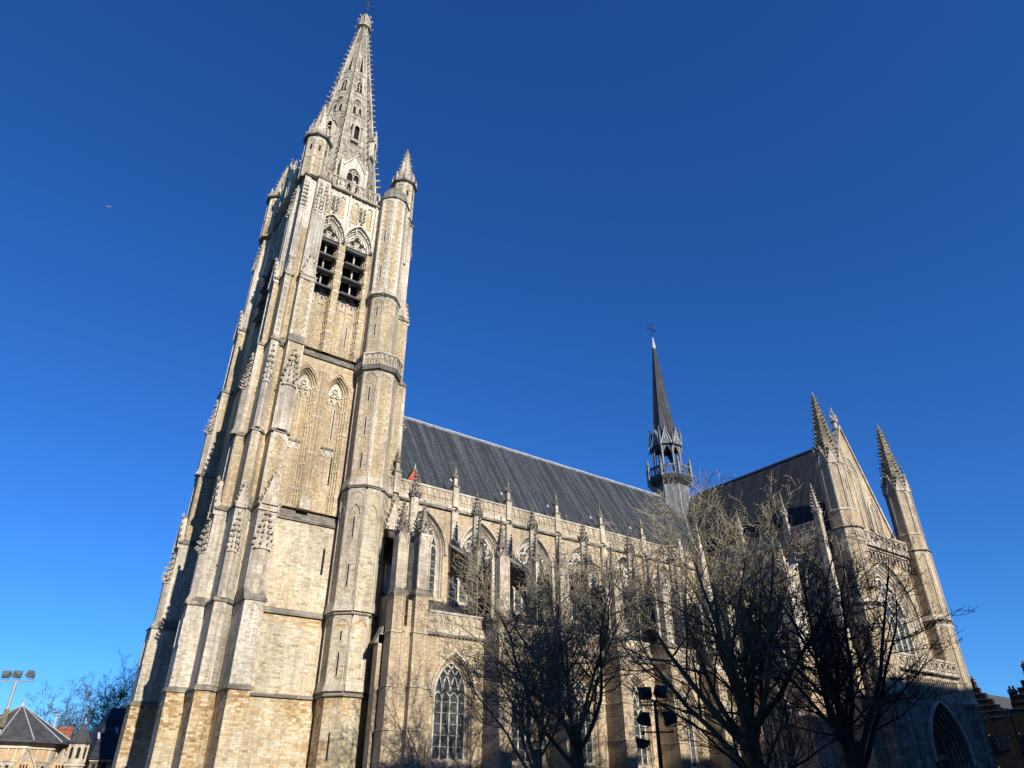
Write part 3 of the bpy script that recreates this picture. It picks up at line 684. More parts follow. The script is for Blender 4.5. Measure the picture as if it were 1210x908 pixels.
# panels on each slope: slits, pairs of lights and quatrefoils, all following the slope
sl_=(A0-A1)/(STOP-SB)
for i in range(8):
    a=math.pi*i/4; ca,sa=math.cos(a),math.sin(a)
    def F(u,w,z,ca=ca,sa=sa): return (SX+ca*(sap(z)+w)-sa*u,SY+sa*(sap(z)+w)+ca*u,z)
    for z in (60.5,66.9,71.9,76.5,81.5):
        h=sap(z)*math.tan(math.pi/8)*.9; sp.box(-h,h,-.05,.05,z,z+.22,'limestone',F)
    # pair of lancets
    for s in (-1,1):
        fill(sp,F,.03,s*.36,.2,72.6,73.6,74.1,'black_void'); ribbon(sp,F,outline(s*.36,.24,72.5,73.6,74.2,4),.06,0,.1,'limestone')
    ribbon(sp,F,ring(0,75.3,.5,10),.07,0,.1,'limestone',True)
    for q in range(4):
        an=q*math.pi/2; rr=[ (.24*math.cos(an)+.15*math.cos(t*math.pi/3), 75.3+.24*math.sin(an)+.15*math.sin(t*math.pi/3)) for t in range(6)]
        sp.poly([F(x,.03,z) for x,z in rr],'black_void')
    fill(sp,F,.03,0,.36,77.3,78.6,79.6,'black_void'); ribbon(sp,F,outline(0,.42,77.2,78.6,79.75,4),.08,0,.14,'limestone')
    sp.box(-.04,.04,.02,.08,77.3,79.2,'limestone',F); sp.box(-.36,.36,.02,.08,78.2,78.32,'slate_louver',F)
    for t in (80.3,):
        ribbon(sp,F,ring(0,t,.22,8),.05,0,.1,'limestone',True); sp.poly([F(.17*math.cos(q),.03,t+.17*math.sin(q)) for q in [j*math.pi/3 for j in range(6)]],'black_void')
    sp.poly([F(-.2,.03,82.),F(.2,.03,82.),F(.07,.03,85.2),F(-.07,.03,85.2)],'black_void')
    ribbon(sp,F,[(-.27,81.9),(-.1,85.3),(.1,85.3),(.27,81.9)],.05,0,.1,'limestone')
    for z,uu,r_ in ((64.5,-.9,.35),(65.3,.7,.3),(62.6,.2,.3)):  # weathered blind quatrefoils
        ribbon(sp,F,ring(uu,z,r_,8),.05,0,.07,'spire_stone',True)
spire=sp.build('spire',CH)
def lucarne(i,z0,hw,hs,hg,dp,big=False):
    a=math.pi*i/4; ca,sa=math.cos(a),math.sin(a); base=sap(z0)
    def F(u,w,z): return (SX+ca*(base+w)-sa*u,SY+sa*(base+w)+ca*u,z)
    mb=MB('white_stone'); zt=z0+hs; za=zt+hg
    w1=dp; back=-(za-z0)*sl_-.3
    out=[(hw,z0),(hw,zt),(0,za),(-hw,zt),(-hw,z0)]
    spn=zt-(hw*.2); 
    ow=hw*.62; top=spn+ow*1.35
    # front with pointed opening
    wall_open(mb,F,-hw,hw,z0,zt,[(0,ow,z0+.35,min(spn,zt-ow*1.5),zt-.05)],w1,'white_stone')
    mb.poly([F(-hw,w1,zt),F(hw,w1,zt),F(0,w1,za)],'white_stone')
    for s in (-1,1): mb.poly([F(s*hw,w1,z0),F(s*hw,w1,zt),F(s*hw,back,zt),F(s*hw,back,z0)],'white_stone'); mb.poly([F(s*(hw+.12),w1+.06,zt-.15),F(0,w1+.06,za+.12),F(0,back,za+.12),F(s*(hw+.12),back,zt-.15)],'grey_stone')
    mb.poly([F(-hw,w1,z0),F(hw,w1,z0),F(hw,back,z0),F(-hw,back,z0)],'white_stone')
    ribbon(mb,F,[(-hw-.05,zt-.1),(0,za+.05),(hw+.05,zt-.1)],.1,w1-.05,w1+.12,'white_stone')
    ribbon(mb,F,outline(0,ow+.05,z0+.3,min(spn,zt-ow*1.5),zt),.06,w1-.02,w1+.09,'white_stone')
    fill(mb,F,w1-.25,0,ow,z0+.35,min(spn,zt-ow*1.5),zt-.05,'black_void')
    if big: tracery(mb,F,0,ow,z0+.35,zt-ow*1.5,zt-.05,2,w1-.22,w1-.05,.05,'white_stone','foil',0)
    cr=.09 if big else .06
    for s in (-1,1):
        for f in (.15,.4,.65,.88): mb.blob(F(s*hw*(1-f),w1+.05,zt+(za-zt)*f+.15),cr,'limestone')
        if big: mb.box(s*(hw+.18)-.16,s*(hw+.18)+.16,w1-.5,w1+.05,z0,zt+.6,'white_stone',F); mb.blob(F(s*(hw+.18),w1-.2,zt+1.1),.2,'limestone',sz=3)
    mb.box(-.05,.05,w1-.1,w1,za,za+.8,'limestone',F)
    for d_,z_ in ((0,.95),(.2,.7),(-.2,.7)): mb.blob(F(d_,w1-.05,za+z_),.15 if big else .1,'limestone')
    mb.build('lucarne',spire)
for i in (0,2,4,6): lucarne(i,57.0,1.25,4.2,1.9,.55,True)
for i in range(8): lucarne(i,67.0,.5,2.6,1.3,.35)
# crown and cross
cr=MB('limestone')
cr.oct(SX,SY,[(93.1,.6),(93.3,.95),(93.5,.95),(93.6,.55),(94.9,.5),(95.3,.75),(95.4,.75),(96.3,.25),(96.6,.25)],'limestone')
for i in range(8):
    a=math.pi*(i+.5)/4; ca,sa=math.cos(a),math.sin(a)
    cr.bar((SX+.8*ca,SY+.8*sa,93.5),(SX+.75*ca,SY+.75*sa,95.3),.09); cr.blob((SX+1.15*ca,SY+1.15*sa,93.7),.17); cr.blob((SX+.95*ca,SY+.95*sa,95.5),.16,sz=1.5); cr.blob((SX+.45*ca,SY+.45*sa,96.1),.12,sz=1.5)
cr.blob((SX,SY,96.75),.26,sz=1.3); cr.build('crown',spire)
cx_=MB('iron'); cx_.bar((SX,SY,96.8),(SX,SY,100.2),.07); cx_.bar((SX-.8,SY,99),(SX+.8,SY,99),.06)
for p in ((-.8,99),(.8,99),(0,100.2)): cx_.blob((SX+p[0],SY,p[1]),.14)
cx_.blob((SX,SY,97.6),.2); cx_.build('cross',spire)
# ---- stair turret
st=MB('ashlar'); X0,Y0=22.5,51.75
st.oct(X0,Y0,[(0,1.66),(7.6,1.66)],'ashlar')
st.oct(X0,Y0,[(7.5,1.68),(7.58,1.82),(7.66,1.82),(7.85,1.66)],'grey_stone')
for i,F in oct_frames(X0,Y0,1.66):
    if i==5: st.box(-.06,.06,-.05,.012,3.6,5.3,'black_void',F)
oct_stage(st,X0,Y0,1.68,7.7,13.1,'ashlar','limestone',slits=((5,8.9,1.6),(5,11.3,.7)),quoin=False,rw=.09,slope=.9)
oct_stage(st,X0,Y0,1.74,13.2,23.1,'ashlar','limestone',slits=((5,15.2,1.7),(5,19.0,1.7)),quoin=False,blind=True,slope=1.0,rw=.13)
oct_stage(st,X0,Y0+.1,1.66,23.2,34.4,'brick','limestone',slits=((5,24.9,1.4),(5,28.0,1.7),(5,31.2,1.5)),slope=1.0,rw=.13,ledge=.25)
st.oct(X0,Y0+.1,[(34.3,1.7),(34.7,1.92),(34.9,1.96),(34.95,1.96)],'grey_stone')
oct_stage(st,X0-.05,Y0+.65,1.42,34.9,43.1,'brick','limestone',slits=((5,38.6,1.3),(5,40.9,1.)),slope=.5,rw=.13)
oct_stage(st,X0-.1,Y0+.8,1.44,43.3,56.2,'brick','white_stone',slits=((5,45.5,1.6),(5,50.1,1.6)),slope=.9,rw=.16,ledge=.2)
turret=st.build('stair_turret',CH)
bl=MB('limestone')
for i,F in oct_frames(X0,Y0+.1,1.92):
    h=1.92*math.tan(math.pi/8)
    balustrade(bl,F,-h,h,34.9,36.2,0,3,'limestone',th=.12)
bl.build('balcony',turret)
dm=MB('grey_stone'); dm.oct(X0-.1,Y0+.8,[(56.5,1.48),(57.3,1.38),(58.0,1.12),(58.6,.65),(58.9,.15)],'grey_stone',12); dm.blob((X0-.1,Y0+.8,59.0),.2); dm.build('dome',turret)
# ============================================================ NAVE
YC,YA=53.0,46.8            # clerestory and aisle wall planes
PX=[31.9+6.1*k for k in range(-1,5)]   # bay lines 25.8 .. 56.3
RZ=36.7; RY=61.0; TXC=72.9  # ridge height, nave axis, transept axis
FC=frame(0,YC,'S'); FA=frame(0,YA,'S')
mb=MB('nave_brick'); ops=[]
for k in range(-1,6):
    c=31.9+6.1*k+3.05-.05
    if c<24: continue
    if c>64: continue
    g=window(FC,c,1.9,16.3,20.2,23.1,4,depth=.7,style='foil',t=.1,wall='limestone',splay=.42,bars=.62); ops.append(g)
wall_open(mb,FC,23.3,66.2,13,24.4,ops,0,'nave_brick')
for g in ops: hood(mb,FC,g[0],g[1]+.08,g[3],g[4]+.1,.11,.16,'limestone'); string(mb,FC,g[0]-g[1]-.1,g[0]+g[1]+.1,15.8,.2,.14,'limestone')
mb.box(23.3,66.2,-.9,-.75,13,24.4,'nave_brick',FC)
string(mb,FC,23.3,66,24.05,.22,.2,'grey_stone'); mb.box(23.3,66,-.8,.12,24.3,24.52,'limestone',FC)
i=0
while 23.6+i*.42<66: # little carved leaves in the cornice
    mb.blob(FC(23.6+i*.42,.13,24.2),.1,'limestone'); i+=1
# north side, plain
mb.box(23.3,66,2*RY-YC-.6,2*RY-YC,0,24.6,'nave_brick')
mb.build('nave_wall',CH)
# pilasters with parapet pinnacles
for k in range(-1,6):
    u=31.9+6.1*k
    mb=MB('limestone'); mb.box(u-.33,u+.33,-.3,.32,15.5,24.0,'limestone',FC); mb.box(u-.3,u+.3,-.3,.3,24.5,26.5,'limestone',FC)
    mb.frustum((u-.36,u+.36,-.3,.36,26.4),(u-.36,u+.36,-.3,.36,26.55),'grey_stone',FC)
    mb.oct(u,YC,[(26.5,.17),(27.5,.17)],'limestone',4); spirelet(mb,u,YC,27.4,28.9,.19,4,5,'grey_stone',.075,gables=True)
    mb.bar((u,YC-.3,24.2),(u,YC-.75,24.15),.1,'grey_stone',.06)
    mb.build('pinnacle',CH)
for k in range(-2,6):
    a=max(23.3,31.9+6.1*k+.3); b=31.9+6.1*(k+1)-.3
    if b>66: b=65.9
    if b-a<.8: continue
    m_=MB(); balustrade(m_,FC,a,b,24.52,26.0,.05,max(3,round((b-a)/.62)),'limestone',solid=True,back='nave_brick',th=.2); m_.build('balustrade',CH)
# roof of the nave with lead ridge
rf=MB('slate_nave')
ev=YC+.5; ez=24.7; sl_n=(RZ-ez)/(RY-ev); NY=2*RY-ev
xe=TXC
rf.mesh([(23.3,ev,ez),(xe,ev,ez),(xe,RY,RZ),(23.3,RY,RZ),(23.3,NY,ez),(xe,NY,ez)],[(0,1,2,3),(3,2,5,4),(0,3,4)],'slate_nave')
roof=rf.build('roof',CH)
rg=MB('pale_lead'); [rg.box(23.3+2.35*i,23.3+2.35*i+2.33,RY-.11,RY+.11,RZ-.1,RZ+.1+.02*(i%2),'pale_lead') for i in range(20)]; rg.frustum((23.3,xe-2.4,RY-.2,RY-.0,RZ-.28),(23.3,xe-2.4,RY-.11,RY,RZ+.02),'lead'); rg.build('ridge_cap',roof)
# small red dormer behind the parapet
yd=YC+1.5; dx=28.3; dz0=26.0; q=.62
def dp(x,y,z): return (dx+x*q,yd+y*q,dz0+z*q)
dm=MB('red_paint')
dm.mesh([dp(-.75,0,0),dp(.75,0,0),dp(.75,0,1.5),dp(0,0,3),dp(-.75,0,1.5),dp(-.75,4,0),dp(.75,4,0),dp(.75,4,1.5),dp(0,4,3),dp(-.75,4,1.5)],[(0,1,2,3,4),(0,4,9,5),(1,6,7,2)],'red_paint')
for i in range(7): dm.box(*(lambda a:(a,a+.012,yd-.012,yd,dz0,dz0+1.0))(dx-.42+i*.14),'black_void')
dor=dm.build('dormer',roof)
dr=MB('dark_lead')
for s in (-1,1):
    dr.loft([[dp(0,-.2,3.15),dp(0,4,3.15),dp(0,4,3.0),dp(0,-.2,3.0)],[dp(s*1.0,-.2,1.2),dp(s*1.0,4,1.2),dp(s*1.0,4,1.05),dp(s*1.0,-.2,1.05)]],'dark_lead')
    dr.bar(dp(0,-.24,3.1),dp(s*1.0,-.24,1.15),.06,'red_paint')
dr.bar(dp(0,-.2,3.1),dp(0,-.2,4.0),.08,'pale_lead',.02); dr.build('roof',dor)
dv=MB('dark_lead'); a=dp(-.3,-.06,.2); b=dp(.3,.1,1.3); dv.box(a[0],b[0],a[1],b[1],a[2],b[2]); dv.build('shutter',dor)
# lead access ladders / hatches on the slates
for k in range(0,5):
    u=31.9+6.1*k+1.15; y0=ev+2.2; 
    z=ez+(y0-ev)*sl_n
    n_=Vector((0,-sl_n,1)).normalized()*.1
    h=MB('pale_lead'); 
    P=[Vector((u-.11,y0,z)),Vector((u+.11,y0,z)),Vector((u+.11,y0+.2,z+.2*sl_n)),Vector((u-.11,y0+.2,z+.2*sl_n))]
    h.loft([P,[p+n_ for p in P]],'pale_lead'); h.build('roof_hatch',roof)
# aisle
mb=MB('nave_brick'); ops=[]
for k in range(-1,5):
    c=31.9+6.1*k+3.05-.05
    g=window(FA,c,1.34,3.8,7.9,10.15,4,depth=.6,style='net',t=.06,wall='nave_brick',splay=.4,bars=.72); ops.append(g)
wall_open(mb,FA,24.3,62.4,0,12.1,ops,0,'nave_brick')
for g in ops: 
    hood(mb,FA,g[0],g[1]+.1,g[3],g[4]+.12,.09,.12,'limestone')
    mb.box(g[0]-g[1]-.1,g[0]+g[1]+.1,0,.1,3.1,3.35,'limestone',FA)
mb.box(24.3,62.4,-.75,-.65,0,12.1,'nave_brick',FA)
string(mb,FA,26.1,62.2,11.75,.2,.14,'grey_stone'); mb.box(26.1,62.2,-.3,.12,11.9,12.14,'limestone',FA)
i=0
while 26.3+i*.36<62: mb.blob(FA(26.3+i*.36,.1,11.72),.08,'limestone'); i+=1
for k in range(-1,5):
    a=max(26.2,31.9+6.1*k+.6);b=31.9+6.1*k+5.5
    string(mb,FA,a-.05,ops[k+1][0]-ops[k+1][1]-.1,8.05,.08,.08,'limestone'); string(mb,FA,ops[k+1][0]+ops[k+1][1]+.1,b+.05,8.05,.08,.08,'limestone')
mb.build('aisle_wall',CH)
# west end of the aisle
FW2=frame(24.3,0,'W'); mb=MB('nave_brick')
g=window(FW2,-50.2,.85,3.8,8.0,10.0,2,depth=.5,style='foil',t=.06,wall='nave_brick',splay=.35,bars=.72)
wall_open(mb,FW2,-53,-46.8,0,14.8,[g],0,'nave_brick'); mb.box(24.7,25.2,46.9,53,0,14.0,'nave_brick'); hood(mb,FW2,g[0],g[1]+.1,g[3],g[4]+.12,.09,.12,'limestone')
mb.build('aisle_wall',CH)
for k in range(-1,5):
    a=31.9+6.1*k+.57;b=a+4.96
    m_=MB(); balustrade(m_,FA,a,b,12.14,13.5,.05,8,'limestone',solid=True,back='nave_brick',th=.2); m_.build('balustrade',CH)
ar=MB('dark_lead'); ar.loft([[(24.4,YA+.25,12.9),(62.2,YA+.25,12.9),(62.2,YA+.25,13.1),(24.4,YA+.25,13.1)],[(24.4,YC+.1,15.6),(62.2,YC+.1,15.6),(62.2,YC+.1,15.8),(24.4,YC+.1,15.8)]],'dark_lead'); ar.build('aisle_roof',CH)
# piers with twin pinnacles, and flying buttresses
def pier(F,u,span,hw=.55,face=2.0,west=True,big=False,parapet=False):
    """F frame of the aisle wall; span = aisle width from outer wall to inner wall"""
    mb=MB('nave_brick'); f=face
    for (z0,z1,p) in ((0,5.4,f+.14),(5.4,8.1,f+.08),(8.1,11.7,f+.04),(11.7,13.0,f-.12)):
        mb.box(u-hw,u+hw,-.3,p,z0,z1,'nave_brick',F)
        mb.frustum((u-hw-.05,u+hw+.05,-.3,p+.07,z1-.07),(u-hw-.05,u+hw+.05,-.3,p+.07,z1),'limestone',F)
    mb.frustum((u-hw-.012,u+hw+.012,-.29,f+.06,11.72),(u-hw-.012,u+hw+.012,-.29,f-.1,12.3),'limestone',F)
    mb.frustum((u-hw-.1,u+hw+.1,-.6,f+.12,12.95),(u-hw-.1,u+hw+.1,-.6,f+.12,13.08),'grey_stone',F)
    mb.frustum((u-hw-.1,u+hw+.1,-.6,f+.1,13.08),(u-hw+.05,u+hw-.05,-.6,f-.12,13.4),'grey_stone',F)
    # outer pinnacle shaft
    h2=hw-.12; a0,a1=f-1.15,f-.1
    mb.box(u-h2,u+h2,a0,a1,13.2,18.0,'limestone',F)
    for s in (-1,1): mb.box(u+s*h2-.05,u+s*h2+.05,a0+.02,a1+.05,13.6,17.8,'limestone',F)
    wall_open(mb,F,u-h2,u+h2,17.1,18.0,[(u,h2*.7,17.1,17.2,17.85)],a1+.04,'limestone')
    cx,cy,_=F(u,(a0+a1)/2,0); spirelet(mb,cx,cy,17.9,21.2,h2*.85,4,9,'grey_stone',.15)
    mb.box(u-hw-.28,u-hw-.02,a0+.25,a0+.5,13.2,17.4,'limestone',F); c2=F(u-hw-.15,a0+.37,0); spirelet(mb,c2[0],c2[1],17.3,19.2,.14,4,4,'limestone',.08,gables=False)
    # wall between the shafts
    mb.box(u-.28,u+.28,-1.4,a0+.1,13.0,17.6,'shade_toned_stone',F)
    mb.frustum((u-.3,u+.3,-1.4,a0+.1,17.6),(u-.3,u+.3,-1.4,a0-.3,17.9),'shade_toned_stone',F)
    # inner shaft
    b0,b1=-2.75,-1.35
    mb.box(u-h2,u+h2,b0,b1,12.6,19.3,'limestone',F)
    for s in (-1,1): mb.box(u+s*h2-.05,u+s*h2+.05,b0+.02,b1+.05,13.6,19.1,'limestone',F)
    wall_open(mb,F,u-h2,u+h2,18.4,19.3,[(u,h2*.7,18.4,18.5,19.15)],b1+.04,'limestone')
    cx,cy,_=F(u,b1-.5,0); spirelet(mb,cx,cy,19.2,22.2,h2*.8,4,8,'grey_stone',.15)
    t0=F(u,b1-.95,0); mb.oct(t0[0],t0[1],[(19.2,.36),(22.6,.34)],'limestone',8)
    spirelet(mb,t0[0],t0[1],22.5,24.6 if not big else 26.2,.36,8,5,'grey_stone',.14,gables=True)
    o=mb.build('pier',CH)
    # flyer
    fb=MB('shade_toned_stone'); A=b0+.05; B=-span+.02
    n=10; top=lambda w: 18.75+(A-w)/(A-B)*2.1 if not parapet else 19.0+(A-w)/(A-B)*2.4
    under=[]
    for i in range(n+1):
        t=i/n; w=A+(B-A)*t; z=15.6+2.75*math.sin(math.pi/2*min(1,t*1.08))
        under.append((w,z))
    for i in range(n):
        (w0,z0),(w1,z1)=under[i],under[i+1]
        P=[F(u-.3,w0,z0),F(u+.3,w0,z0),F(u+.3,w0,top(w0)),F(u-.3,w0,top(w0))]; Q=[F(u-.3,w1,z1),F(u+.3,w1,z1),F(u+.3,w1,top(w1)),F(u-.3,w1,top(w1))]
        fb.loft([P,Q],'shade_toned_stone',cap0=(i==0),cap1=(i==n-1))
    P=[F(u-.42,A,top(A)),F(u+.42,A,top(A)),F(u+.42,A,top(A)+.18),F(u-.42,A,top(A)+.18)]; Q=[F(u-.42,B,top(B)),F(u+.42,B,top(B)),F(u+.42,B,top(B)+.18),F(u-.42,B,top(B)+.18)]
    fb.loft([P,Q],'limestone')
    for i in range(n):
        (w0,z0),(w1,z1)=under[i],under[i+1]; P=[F(u-.36,w0,z0-.1),F(u+.36,w0,z0-.1),F(u+.36,w0,z0+.08),F(u-.36,w0,z0+.08)];Q=[F(u-.36,w1,z1-.1),F(u+.36,w1,z1-.1),F(u+.36,w1,z1+.08),F(u-.36,w1,z1+.08)]; fb.loft([P,Q],'shade_toned_stone')
    for i in range(7):
        w=A+(B-A)*(i+.5)/7; fb.crocket(F(u,w,top(w)+.2),(0,0,1),.14,'limestone')
    if parapet:
        for i in range(6):
            w=A+(B-A)*(i+.5)/6; p0=F(u,w,top(w)+.1); fb.bar(p0,(p0[0],p0[1],p0[2]+.8),.07,'white_stone')
        fb.loft([[F(u-.2,A,top(A)+.9),F(u+.2,A,top(A)+.9),F(u+.2,A,top(A)+1.1),F(u-.2,A,top(A)+1.1)],[F(u-.2,B,top(B)+.9),F(u+.2,B,top(B)+.9),F(u+.2,B,top(B)+1.1),F(u-.2,B,top(B)+1.1)]],'white_stone')
    # springer column and finial against the inner wall
    fb.box(u-.3,u+.3,B-.05,B+.35,13.5,15.8,'limestone',F) if 0 else None
    fb.box(u-.08,u+.08,B+.2,B+.4,top(B),top(B)+1.1,'limestone',F)
    for z_ in (.5,.8,1.1,1.4): fb.blob(F(u,B+.3,top(B)+z_),.14,'limestone')
    fb.build('flying_buttress',CH)
    return o
for k in range(0,5):
    pier(FA,31.9+6.1*k,YC-YA,big=(k==4))
# end pier and angle buttress at the south-west corner of the aisle
mb=MB('nave_brick')
def endshaft(x0,x1,ys,depth,tip):
    for (z0,z1,e) in ((0,5.4,.12),(5.4,8.1,.07),(8.1,11.7,.03),(11.7,14.3,0)):
        mb.box(x0-e,x1+e*.2,ys-e,ys+depth,z0,z1,'nave_brick'); mb.frustum((x0-e-.06,x1+.05,ys-e-.07,ys+depth,z1-.07),(x0-e-.06,x1+.05,ys-e-.07,ys+depth,z1),'limestone')
    mb.frustum((x0-.12,x1+.12,ys-.12,ys+depth,14.3),(x0-.12,x1+.12,ys-.12,ys+depth,14.42),'grey_stone')
    mb.frustum((x0-.1,x1+.1,ys-.1,ys+depth,14.42),(x0+.05,x1-.05,ys+.1,ys+depth,14.8),'grey_stone')
    a,b=x0+.08,x1-.08; F=frame(0,ys+.1,'S')
    mb.box(a,b,ys+.1,ys+1.0,14.6,19.0,'limestone')
    for s_ in (a,b): mb.box(s_-.05,s_+.05,ys+.05,ys+.2,14.9,18.8,'limestone')
    wall_open(mb,F,a,b,18.1,19.0,[((a+b)/2,(b-a)*.35,18.1,18.2,18.85)],.05,'limestone')
    spirelet(mb,(a+b)/2,ys+.1+(b-a)/2,18.9,tip,(b-a)/2*.9,4,9,'grey_stone',.15)
endshaft(23.5,24.45,46.9,1.0,21.6); endshaft(25.0,26.08,46.35,1.0,21.7)
mb.box(24.2,25.4,47.5,48.2,0,14.3,'nave_brick'); mb.box(24.5,25.2,47.3,49.5,13,18.4,'shade_toned_stone')
mb.box(23.2,24.4,48.2,48.9,0,11.6,'nave_brick'); mb.frustum((22.9,24.4,48.2,48.9,11.0),(23.5,24.4,48.2,48.9,12.2),'grey_stone')
mb.oct(25.3,48.3,[(18.3,.36),(22.6,.34)],'limestone'); spirelet(mb,25.3,48.3,22.5,24.9,.36,8,5,'grey_stone',.13)
mb.build('pier',CH)
fb=MB('shade_toned_stone')
for u in (25.5,):
    P=lambda w,z0,z1:[FA(u-.3,w,z0),FA(u+.3,w,z0),FA(u+.3,w,z1),FA(u-.3,w,z1)]
    n=8; Q=[]
    for i in range(n+1):
        t_=i/n; w_=-2.2-4.0*t_; Q.append(P(w_,15.2+3.0*math.sin(math.pi/2*t_),18.9+2.2*t_))
    fb.loft(Q,'shade_toned_stone'); fb.loft([[FA(u-.42,-2.2,18.9),FA(u+.42,-2.2,18.9),FA(u+.42,-2.2,19.08),FA(u-.42,-2.2,19.08)],[FA(u-.42,-6.2,21.1),FA(u+.42,-6.2,21.1),FA(u+.42,-6.2,21.28),FA(u-.42,-6.2,21.28)]],'limestone')
fb.build('flying_buttress',CH)
# gabled, crocketed canopy against the east side of the tower
gg=MB('limestone'); Fg=frame(0,50.4,'S')
gablet(gg,Fg,24.6,.62,20.2,22.9,-.6,.12,'limestone',.17,6); gg.box(24.05,25.15,-1.6,-.05,19.6,20.3,'shade_toned_stone',Fg); gg.build('gablet',CH)
# ============================================================ TRANSEPT
TW0,TW1=66.0,80.0; TF=36.0
FTW=frame(TW0,0,'W'); FTS=frame(0,TF,'S')
mb=MB('nave_brick'); ops=[]
for yc in (50.0,43.8):
    g=window(FTW,-yc,1.5,15.8,20.0,22.8,4,depth=.6,style='foil',t=.1,wall='limestone',splay=.4,bars=.62); ops.append(g)
g=window(FTW,-38.9,.8,10,20.0,22.0,2,depth=.6,style='foil',t=.1,wall='limestone',splay=.35,bars=.62); ops.append(g)
wall_open(mb,FTW,-53,-36,0,24.4,ops,0,'nave_brick'); mb.box(TW0+.75,TW0+.9,36.2,53,0,24.4,'nave_brick')
for g in ops: hood(mb,FTW,g[0],g[1]+.08,g[3],g[4]+.1,.1,.16,'limestone')
string(mb,FTW,-53,-36.5,24.05,.22,.2,'grey_stone'); mb.box(-53,-36.5,-.6,.12,24.3,24.52,'limestone',FTW)
mb.box(TW1-.6,TW1,TF,2*RY-TF,0,24.6,'nave_brick')
mb.box(TW0,TW0+.5,2*RY-YC,2*RY-TF,0,24.6,'nave_brick'); mb.box(TW0,TW1,2*RY-TF-.5,2*RY-TF,0,24.6,'nave_brick')
mb.build('transept_wall',CH)
for a,b in ((-52.6,-47.3),(-46.7,-41.4),(-40.8,-37.6)):
    m_=MB(); balustrade(m_,FTW,a,b,24.52,26.0,.05,max(3,round((b-a)/.62)),'limestone',solid=True,back='nave_brick',th=.2); m_.build('balustrade',CH)
for y in (47.0,41.1):
    m_=MB('limestone'); m_.box(-y-.33,-y+.33,-.3,.32,15.5,24.0,'limestone',FTW); m_.box(-y-.3,-y+.3,-.3,.3,24.5,26.5,'limestone',FTW)
    m_.oct(TW0,y,[(26.5,.2),(27.5,.2)],'limestone',4); spirelet(m_,TW0,y,27.4,29.6,.24,4,5,'limestone',.08); m_.build('pinnacle',CH)
# corner pinnacle where nave and transept meet
m_=MB('limestone'); m_.box(64.6,65.8,51.8,52.98,13,25.5,'limestone'); spirelet(m_,65.2,52.4,25.4,29.4,.55,4,9,'limestone',.16); m_.build('pinnacle',CH)
# west aisle of the transept
AX=62.3; FTA=frame(AX,0,'W')
mb=MB('nave_brick'); ops=[]
for yc in (44.0,):
    g=window(FTA,-yc,1.3,3.8,7.9,10.1,4,depth=.6,style='net',t=.06,wall='nave_brick',splay=.4,bars=.72); ops.append(g)
wall_open(mb,FTA,-46.8,-41,0,12.1,ops,0,'nave_brick'); mb.box(AX+.65,AX+.8,41.3,46.8,0,12.1,'nave_brick')
hood(mb,FTA,ops[0][0],ops[0][1]+.1,ops[0][3],ops[0][4]+.12,.09,.12,'limestone')
string(mb,FTA,-46.8,-41.2,11.75,.2,.14,'grey_stone'); mb.box(-46.8,-41.2,-.3,.12,11.9,12.14,'limestone',FTA)
mb.build('aisle_wall',CH)
m_=MB(); balustrade(m_,FTA,-46.3,-41.8,12.14,13.5,.05,7,'limestone',solid=True,back='nave_brick',th=.2); m_.build('balustrade',CH)
ar=MB('dark_lead'); ar.loft([[(AX+.25,41.1,12.9),(AX+.25,47,12.9),(AX+.25,47,13.1),(AX+.25,41.1,13.1)],[(TW0-.1,41.1,15.4),(TW0-.1,47,15.4),(TW0-.1,47,15.6),(TW0-.1,41.1,15.6)]],'dark_lead'); ar.build('aisle_roof',CH)
mb=MB('nave_brick'); mb.box(62.4,66.2,40.0,41.2,0,13.2,'nave_brick'); mb.box(61.9,62.4,40.05,41.15,0,7.8,'nave_brick'); mb.frustum((61.85,62.4,40.0,41.2,7.8),(62.35,62.4,40.0,41.2,8.6),'limestone')
mb.box(62.25,66.1,39.9,41.3,13.2,13.34,'grey_stone'); mb.box(62.5,64.4,40.03,41.17,13.34,19.2,'white_stone'); mb.frustum((62.4,64.5,39.95,41.25,19.2),(63.4,64.5,39.95,41.25,21.0),'limestone')
mb.box(62.7,63.5,40.1,40.9,19.2,20.6,'limestone'); spirelet(mb,63.1,40.5,20.5,23.6,.4,4,8,'limestone',.13); mb.build('pier',CH)
fb=MB('shade_toned_stone'); n=8; Q=[]
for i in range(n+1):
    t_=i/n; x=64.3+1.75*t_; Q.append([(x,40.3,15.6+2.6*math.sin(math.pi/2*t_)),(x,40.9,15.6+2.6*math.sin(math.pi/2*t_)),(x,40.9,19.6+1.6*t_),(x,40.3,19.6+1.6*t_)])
fb.loft(Q,'shade_toned_stone'); fb.loft([[(62.6,40.2,20.0),(62.6,41.0,20.0),(62.6,41.0,20.2),(62.6,40.2,20.2)],[(66.0,40.2,22.4),(66.0,41.0,22.4),(66.0,41.0,22.6),(66.0,40.2,22.6)]],'white_stone'); fb.build('flying_buttress',CH)
pier(FTA,-46.9,TW0-AX,hw=.6,face=1.5,parapet=True)
# transept roof
rf=MB('slate_transept'); exs=TW0+.5; exe=TW1-.3
yS=TF+.6; yN=2*RY-TF-.3
rf.mesh([(exs,yS,ez),(exs,yN,ez),(TXC,yN,RZ),(TXC,yS,RZ),(exe,yS,ez),(exe,yN,ez)],[(0,3,2,1),(3,4,5,2),(0,4,3),(1,2,5)],'slate_transept')
troof=rf.build('roof',CH); rg=MB('pale_lead'); rg.box(TXC-.15,TXC+.15,yS+1.4,57.5,RZ-.05,RZ+.14,'lead'); rg.build('ridge_cap',troof)
